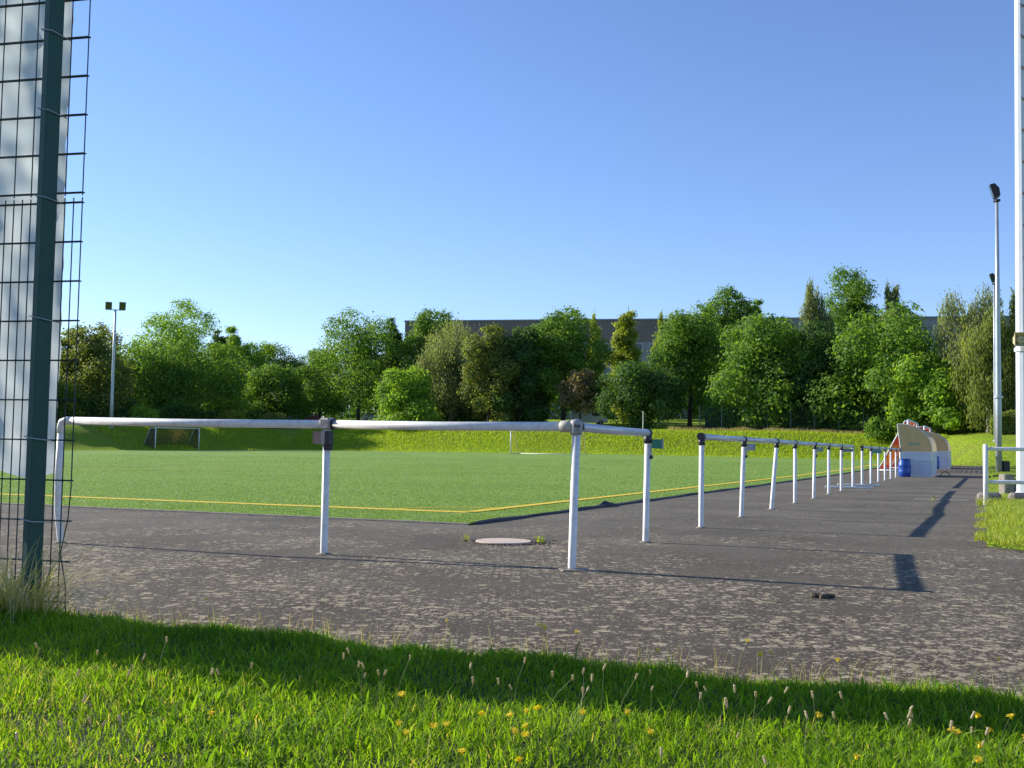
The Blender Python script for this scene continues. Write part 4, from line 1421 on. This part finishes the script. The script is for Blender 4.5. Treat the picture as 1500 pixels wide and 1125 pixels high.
def weed(label, x, y, seed, n=14, h=.11):
    g = np.random.default_rng(seed)
    P = np.stack([x + g.normal(0, .025, n), y + g.normal(0, .02, n), np.full(n, gz(x, y))], 1)
    o = blades('weed_plant', P, g.uniform(h * .5, h, n), g.uniform(.006, .012, n), .9, seed, BL_VERGE)
    tag(o, label, 'weed')
weed('small weed growing at the right edge of the manhole cover', .30, 10.22, 41)
weed('small dry weed growing left of the manhole cover', -.42, 10.30, 42, 9, .12)
weed('tiny weed in the slab joint beside the path edge', 8.15, 20.6, 43, 12, .16)
weed('weed at the foot of the white two bar barrier', 8.2, 18.7, 44, 40, .22)
# dropped clod on the path
x, y = 1.93, 6.62
m = MB()
for k in range(9):
    q = random.Random(k + 60)
    m.box((x + q.gauss(0, .035), y + q.gauss(0, .02), gz(x, y) + .012), (q.uniform(.03, .06), .03, q.uniform(.015, .035)), q.uniform(0, 3), q.uniform(-.3, .3), bev=.006)
tag(m.obj('earth_clod', paint('clod', (.09, .072, .05), .95, (.05, .04, .03), 30)), 'small brown clod lying on the asphalt right of the corner post', 'clod')

# ------------------------------------------------------------ white barrier on the right
x0, y0 = 8.42, 18.95
t = thing('barrier', 'white two bar barrier at the right edge of the path', 'barrier', (x0, y0, gz(x0, y0)))
for xx in (0, 2.4):
    MB().tube([(xx, 0, -.2), (xx, 0, 1.06)], .042, 12).obj('post', WHITE, t, smooth=True)
    MB().lathe([(.042, 1.06), (.03, 1.075), (.005, 1.08)], (xx, 0, 0), 12).obj('post_cap', WHITE, t)
for z in (.995, .41):
    MB().tube([(.044, -.0, z), (.10, -.0, z), (3.6, -.05, z + .015)], [.018, .036, .036], 12).obj('bar', WHITE, t, smooth=True)

# mast with pegs, loudspeaker
xm, ym = 10.49, 21.8
MASTM = paint('mast_steel', (.60, .64, .68), .4, (.46, .50, .55), 3, metal=.2, amount=.5)
t = thing('climbing_mast', 'thick pale steel mast with dark climbing pegs at the right edge', 'mast', (xm, ym, gz(xm, ym)))
MB().tube([(0, 0, -.3), (0, 0, 3.0), (0, 0, 16)], [.165, .155, .09], 12).obj('shaft', MASTM, t)
MB().lathe([(.16, 3.0), (.185, 3.01), (.185, 3.09), (.155, 3.1)], n=16).obj('collar', MASTM, t)
MB().lathe([(.20, -.02), (.20, .12), (.17, .15)], n=16).obj('base_collar', MASTM, t)
for k in range(18):
    z = 3.6 + k * .66
    rr = .15 - z * .004
    MB().tube([(-.055, -rr + .02, z + .07), (-.055, -rr - .03, z + .03), (-.03, -rr - .055, z), (.10, -rr - .05, z)], .016, 6).obj('peg', DARKF, t)
MB().box((0, 0, 15.9), (1.6, .12, .12)).obj('cross_arm', MASTM, t)
for k in (-.6, .6):
    MB().box((k, -.05, 16.2), (.5, .3, .45), 0, .5, bev=.05).obj('floodlight', DARKF, t)
sx, sy, sz_ = 10.30, 21.58, 3.19
t = thing('loudspeaker', 'beige square horn loudspeaker on the thick mast at the right edge', 'loudspeaker', (sx, sy, sz_))
HORN = paint('horn_beige', (.55, .46, .25), .5, (.42, .35, .2), 8)
hm = MB()
sq = [(-.17, -.14), (.17, -.14), (.17, .14), (-.17, .14)]
rings = [(1.0, -.16), (1.0, -.145), (.9, -.145), (.42, .02), (.42, .10)]
vs = []
for k, d in rings:
    vs += [(u * k, d, w * k) for u, w in sq]
fs = [(i * 4 + j, i * 4 + (j + 1) % 4, i * 4 + 4 + (j + 1) % 4, i * 4 + 4 + j) for i in range(4) for j in range(4)] + [(16, 17, 18, 19)]
hm.add(vs, fs)
ho = hm.obj('horn', HORN, t)
hm2 = MB()
vs = []
for k, d in [(1.0, -.16), (.50, .05), (.48, .10)]:
    vs += [(u * k * 1.02, d + .012, w * k * 1.02) for u, w in sq]
fs = [(i * 4 + (j + 1) % 4, i * 4 + j, i * 4 + 4 + j, i * 4 + 4 + (j + 1) % 4) for i in range(2) for j in range(4)]
hm2.add(vs, fs)
hm2.obj('shell', HORN, t)
cn = MB(); cn.tube([(0, -.10, 0), (0, -.05, 0), (0, .02, 0)], [.035, .085, .095], 16)
co = cn.obj('driver_cone', paint('cone_cream', (.72, .66, .42), .5), t, smooth=True)
MB().tube([(0, -.115, 0), (0, -.10, 0)], .03, 10).obj('cone_centre', paint('cone_dark', (.30, .26, .16), .5), co)
MB().box((.0, .10, 0), (.08, .08, .08)).obj('bracket', MASTM, t)

# floodlight poles
BLK = paint('flood_black', (.012, .013, .016), .45)
def flood_head(t, z, face, double=False, tilt=.45, s=1.0, dx=0):
    """floodlight box; face = local yaw it looks to"""
    m = MB()
    body = [(-.10, -.34), (.16, -.30), (.22, .05), (.10, .34), (-.12, .36)]
    c = Matrix.Rotation(face, 3, 'Z')
    tl = Matrix.Rotation(tilt, 3, 'Y')
    def P(p):
        q = c @ (tl @ Vector(p)) * s
        return (q.x + dx, q.y, q.z + z)
    vs = [P((u, w, v)) for w in (-.28, .28) for u, v in body]
    n = len(body)
    m.add(vs, [tuple(range(n)), tuple(range(2 * n - 1, n - 1, -1))] + [(i, i + n, (i + 1) % n + n, (i + 1) % n) for i in range(n)])
    fo = m.obj('floodlight', BLK, t)
    gl = MB()
    gl.add([P((-.135, -.24, -.28)), P((-.135, .24, -.28)), P((-.14, .24, .30)), P((-.14, -.24, .30))], [(0, 1, 2, 3)])
    gl.obj('lens', paint('lens', (.10, .11, .12), .15, metal=1.0), fo)
def light_pole(label, x, y, h, r0, r1, heads, box=False, yaw=math.pi):
    z = max(gz(x, y) - .05, tz(x, y))
    t = thing('floodlight_pole', label, 'floodlight pole', (x, y, z))
    MB().tube([(0, 0, -.3), (0, 0, h * .25), (0, 0, h * .6), (0, 0, h)], [r0, r0 * .9, (r0 + r1) * .5, r1], 14).obj('shaft', GALV, t, smooth=True)
    MB().lathe([(r0 * 1.5, -.05), (r0 * 1.5, .06), (r0 * 1.05, .09)], n=14).obj('base_flange', GALV, t)
    if heads == 1:
        MB().box((0, 0, h + .03), (.22, .35, .12), bev=.02).obj('bracket', BLK, t)
        flood_head(t, h + .48, -.30, tilt=-.30, s=1.0, dx=-.12)
    else:
        MB().box((0, 0, h), (1.9, .09, .09), rad(10)).obj('cross_arm', GALV, t)
        for k in (-.72, .72):
            flood_head(t, h + .42, math.pi * .62, tilt=-.25, s=1.15, dx=k)
    if box:
        MB().box((.30, -.05, .33), (.30, .26, .60), bev=.02).obj('switch_box', BLK, t)
        MB().lathe([(r0 * 1.02, 3.6), (r0 * 1.25, 3.63), (r0 * 1.25, 3.73), (r0 * 1.02, 3.76)], n=14).obj('clamp_band', GALV, t)
    return t
light_pole('tall pale floodlight pole with black lamp, the nearer of two on the right', 23.30, 51.0, 13.15, .155, .07, 1, True)
light_pole('farther floodlight pole just left behind the nearer one on the right', 37.35, 82.3, 12.2, .13, .07, 1)
light_pole('pale floodlight mast with two lamps at the left behind the pitch', -41.35, 110.3, 12.2, .19, .10, 2)
# electricity cable post stub beside the pole, stone pillar, edging stones
x, y = 10.62, 22.9
STONE = paint('stone', (.26, .235, .20), .95, (.13, .115, .095), 12, amount=.9, bumpy=.8)
t = thing('stone_pillar', 'short square stone pillar behind the white barrier', 'stone pillar', (x, y, gz(x, y)))
MB().box((0, 0, .2), (.24, .22, .56), .2, bev=.02).obj('block', STONE, t)
MB().box((.14, .02, .16), (.10, .18, .46), .2, bev=.02).obj('side_block', paint('stone_dark', (.10, .09, .08), .95), t)
for k, (x, y, w) in enumerate([(8.95, 20.0, .42), (9.55, 20.0, .46), (10.22, 20.05, .40)]):
    m = MB(); m.box((0, 0, .06), (w, .2, .22), .05 * (k - 1), bev=.05)
    o = m.obj('edging_stone', STONE)
    o.location = (x, y, gz(x, y) + .02)
    tag(o, ['leftmost low edging stone behind the white barrier', 'middle low edging stone behind the white barrier', 'rightmost low edging stone behind the white barrier'][k], 'stone', 'edging stones')

# ------------------------------------------------------------ dugouts
BEI = sheet_translucent('dugout_beige', (.78, .63, .34), .45, rough=.4)
DWH = paint('dugout_white', (.62, .66, .72), .5, (.48, .52, .58), 3, amount=.6)
DFR = paint('dugout_frame', (.60, .60, .52), .5)
DGREY = sheet_translucent('dugout_roof', (.36, .31, .22), .4, rough=.35)
RZB = math.atan2(-AD[1], -AD[0])      # local +x points away from the pitch, local +y along the touchline
def dugout(label, s, t_, length, near):
    x, y = xy(s, t_)
    t = thing('dugout', label, 'dugout', (x, y, gz(x, y)), RZB, 'dugouts')
    arc = [(1.13 * math.sin(a) ** 1.0, .98 + 1.06 * math.cos(a) ** .9) for a in np.linspace(0.10, math.pi / 2, 14)]
    arc = [(-.13, 2.045)] + arc
    upper = [(0.0, .98)] + [(-.13, 2.045)] + arc[1:] 
    for yy, nm in ((0, 'n'), (length, 'f')):
        MB().prism(upper, yy - .012, yy + .012).obj('end_panel', BEI, t)
        MB().prism([(.02, .0), (.02, .972), (1.12, .972), (1.12, .0)], yy - .010, yy + .010).obj('lower_panel', DWH, t)
        MB().tube([(q[0], yy, q[1]) for q in arc], .022, 6).obj('frame_tube', DFR, t)
        MB().tube([(-.13, yy, 2.045), (0, yy, .98), (0, yy, -.05)], .024, 6).obj('frame_tube', DFR, t)
        MB().tube([(1.13, yy, .98), (1.13, yy, -.05)], .026, 6).obj('frame_tube', DFR, t)
        MB().box((.56, yy - .016, .63), (1.06, .02, .02)).obj('trim_strip', DFR, t)
    m = MB()
    vs = []
    for q in arc:
        vs += [(q[0] + .012, .03, q[1] + .02), (q[0] + .012, length - .03, q[1] + .02)]
    m.add(vs, [(2 * i, 2 * i + 1, 2 * i + 3, 2 * i + 2) for i in range(len(arc) - 1)])
    m.obj('roof_sheet', DGREY, t, smooth=True)
    MB().box((1.125, length / 2, .5), (.02, length - .06, .94)).obj('back_panel', DWH, t)
    MB().box((.85, length / 2, .45), (.40, length - .2, .05), bev=.01).obj('bench', paint('bench_wood', (.25, .17, .1), .7), t)
    for k in (.5, length - .5):
        MB().box((.85, k, .2), (.06, .06, .44)).obj('bench_leg', DFR, t)
    if near:
        GR = paint('logo_green', (.10, .36, .22), .6)
        # worn green lettering: short strokes
        xx = .30
        for k, (w, hh) in enumerate(((.05, .10), (.035, .13), (.06, .11), (.03, .10), (.055, .14), (.03, .11), (.045, .10), (.03, .12))):
            MB().box((xx, -.0135, 1.27 + (.02 if k % 2 else 0)), (w * .75, .003, hh * .8)).obj('lettering', GR, t)
            xx += .055
        MB().box((.86, -.018, .33), (.42, .012, .55), bev=.004).obj('sign_sheet', paint('sheet_pale', (.55, .60, .70), .5), t)
    return t
dugout('near dugout with curved beige side and grey white base beside the blue barrel', 33.0, -2.46, 4.0, True)
dugout('far dugout with curved beige side behind the near dugout', 52.6, -2.46, 4.0, False)

# barrels
BLUE = paint('barrel_blue', (.012, .075, .36), .38, (.01, .05, .24), 5, amount=.5)
def barrel(label, x, y, h, r):
    t = thing('barrel', label, 'barrel', (x, y, gz(x, y)), 0, 'blue barrels')
    MB().lathe([(r * .80, 0), (r * .9, .03), (r * .97, h * .22), (r * 1.02, h * .30), (r * .98, h * .34), (r * .99, h * .62), (r * 1.03, h * .67), (r * .97, h * .73), (r * .88, h * .95), (r * .86, h)], n=24).obj('body', BLUE, t, smooth=True)
    MB().lathe([(r * .86, h - .012), (r * .92, h), (r * .92, h + .03), (r * .8, h + .035), (r * .78, h + .015), (.01, h + .012)], n=24).obj('rim', paint('barrel_rim', (.008, .045, .22), .4), t, smooth=True)
x, y = xy(32.6, -2.62)
barrel('blue plastic barrel standing in front of the near dugout', x, y, .66, .235)
x, y = xy(51.9, -2.95)
barrel('dark blue barrel beside the far dugout, seen behind the near one', x, y, .66, .2)
# small arched rack
x, y = xy(36.2, -3.95)  # hoops stand in for a low dark arched shape, not identified
t = thing('dark_arch', 'small dark arched rack on the asphalt behind the near dugout', 'hoops', (x, y, gz(x, y)), RZB)
for k in range(4):
    MB().tube([(-.18, k * .08, 0), (-.14, k * .08, .1), (0, k * .08, .17), (.14, k * .08, .1), (.18, k * .08, 0)], .014, 6).obj('hoop', BLK, t)
MB().tube([(-.14, 0, .1), (-.14, .24, .1)], .012, 6).obj('rail', BLK, t)
MB().tube([(.14, 0, .1), (.14, .24, .1)], .012, 6).obj('rail', BLK, t)

# ------------------------------------------------------------ goals
def net_strip(m, a, b_, c_, d_, n1, n2, w):
    """flat cords across the quad a-b-c-d (a->b, d->c)"""
    a, b_, c_, d_ = map(Vector, (a, b_, c_, d_))
    nr = (b_ - a).cross(d_ - a).normalized()
    for i in range(n1 + 1):
        f_ = i / n1
        p, q = a.lerp(b_, f_), d_.lerp(c_, f_)
        e = (q - p).cross(nr)
        if e.length > 1e-6:
            e = e.normalized() * w / 2
            m.add([p - e, p + e, q + e, q - e], [(0, 1, 2, 3)])
    for i in range(n2 + 1):
        f_ = i / n2
        p, q = a.lerp(d_, f_), b_.lerp(c_, f_)
        e = (q - p).cross(nr)
        if e.length > 1e-6:
            e = e.normalized() * w / 2
            m.add([p - e, p + e, q + e, q - e], [(0, 1, 2, 3)])
def goal(label, x, y, rz, w, h, dtop, dbot, frame, netm, cell=.12, cord=.02, group=None, bz=None, back_frame=True):
    """local x along the goal line (0..w), local +y into the net"""
    t = thing('football_goal', label, 'goal', (x, y, (gz(x, y) if bz is None else bz) + .012), rz, group)
    for xx in (0, w):
        MB().tube([(xx, 0, 0), (xx, 0, h)], .062, 12).obj('post', frame, t, smooth=True)
        MB().tube([(xx, 0, .04), (xx, dbot, .04)], .045, 8).obj('side_runner', frame, t, smooth=True)
        if back_frame:
            MB().tube([(xx, 0, h - .03), (xx, dtop, h - .05), (xx, dbot, .04)], .03, 8).obj('net_stay', frame, t, smooth=True)
    MB().tube([(-.05, 0, h), (w + .05, 0, h)], .055, 12).obj('crossbar', frame, t, smooth=True)
    MB().tube([(0, dbot, .04), (w, dbot, .04)], .04, 8).obj('back_runner', frame, t, smooth=True)
    m = MB()
    nx = int(w / cell); nz = int(h / cell)
    net_strip(m, (0, dtop, h - .04), (w, dtop, h - .04), (w, dbot, .05), (0, dbot, .05), nx, nz, cord)
    net_strip(m, (0, .02, h - .02), (w, .02, h - .02), (w, dtop, h - .05), (0, dtop, h - .05), nx, max(2, int(dtop / cell)), cord)
    for xx in (0, w):
        net_strip(m, (xx, .02, h - .05), (xx, dtop, h - .05), (xx, dbot, .05), (xx, .02, .05), max(3, int(dbot / cell)), nz, cord)
    m.obj('net', netm, t)
    return t
GW = paint('goal_white', (.72, .72, .70), .45, (.55, .54, .5), 4, amount=.5)
REDN = leafmat('net_red', (.62, .06, .05), (.62, .06, .05), .35, .8)
BRN = leafmat('net_brown', (.115, .075, .06), (.115, .075, .06), .2, .8)
PINK = leafmat('net_pale', (.40, .26, .20), (.40, .26, .20), .3, .8)
RZ_T = math.atan2(BD[1], BD[0])
# local x along B, local y = A direction (towards the pitch)
x, y = xy(42.6, -2.12)
goal('nearer full size goal with red net stored beside the dugout', x, y, RZ_T, 7.32, 2.44, .14, 1.35, GW, REDN, .085, .022, 'goals with red nets beside the pitch')
x, y = xy(57.5, -2.1)
goal('farther goal with red net behind the first one, its white posts above the dugout roof', x, y, RZ_T, 7.32, 2.44, .3, 1.4, GW, REDN, .085, .026, 'goals with red nets beside the pitch')
x, y = xy(95.2, 34.4)
goal('white goal with pale net at the far end of the pitch', x, y, math.atan2(AD[1], AD[0]), 7.32, 2.44, .8, 1.9, GW, PINK, .3, .018) if False else None
GT = 37.6
xg, yg = xy(85.5, GT)
goal('white goal with pale thin net at the far end of the pitch', xg, yg, math.atan2(-AD[1], -AD[0]), 7.32, 2.44, .8, 1.9, GW, PINK, .24, .012)
x, y = xy(73.6, 72.0)
goal('small looking goal with dark brown net on the left side of the pitch', x, y, RZ_T, 6.6, 2.3, .7, 1.8, paint('goal_dull', (.80, .78, .72), .6, (.3, .28, .25), 4, amount=.6), BRN, .13, .045)
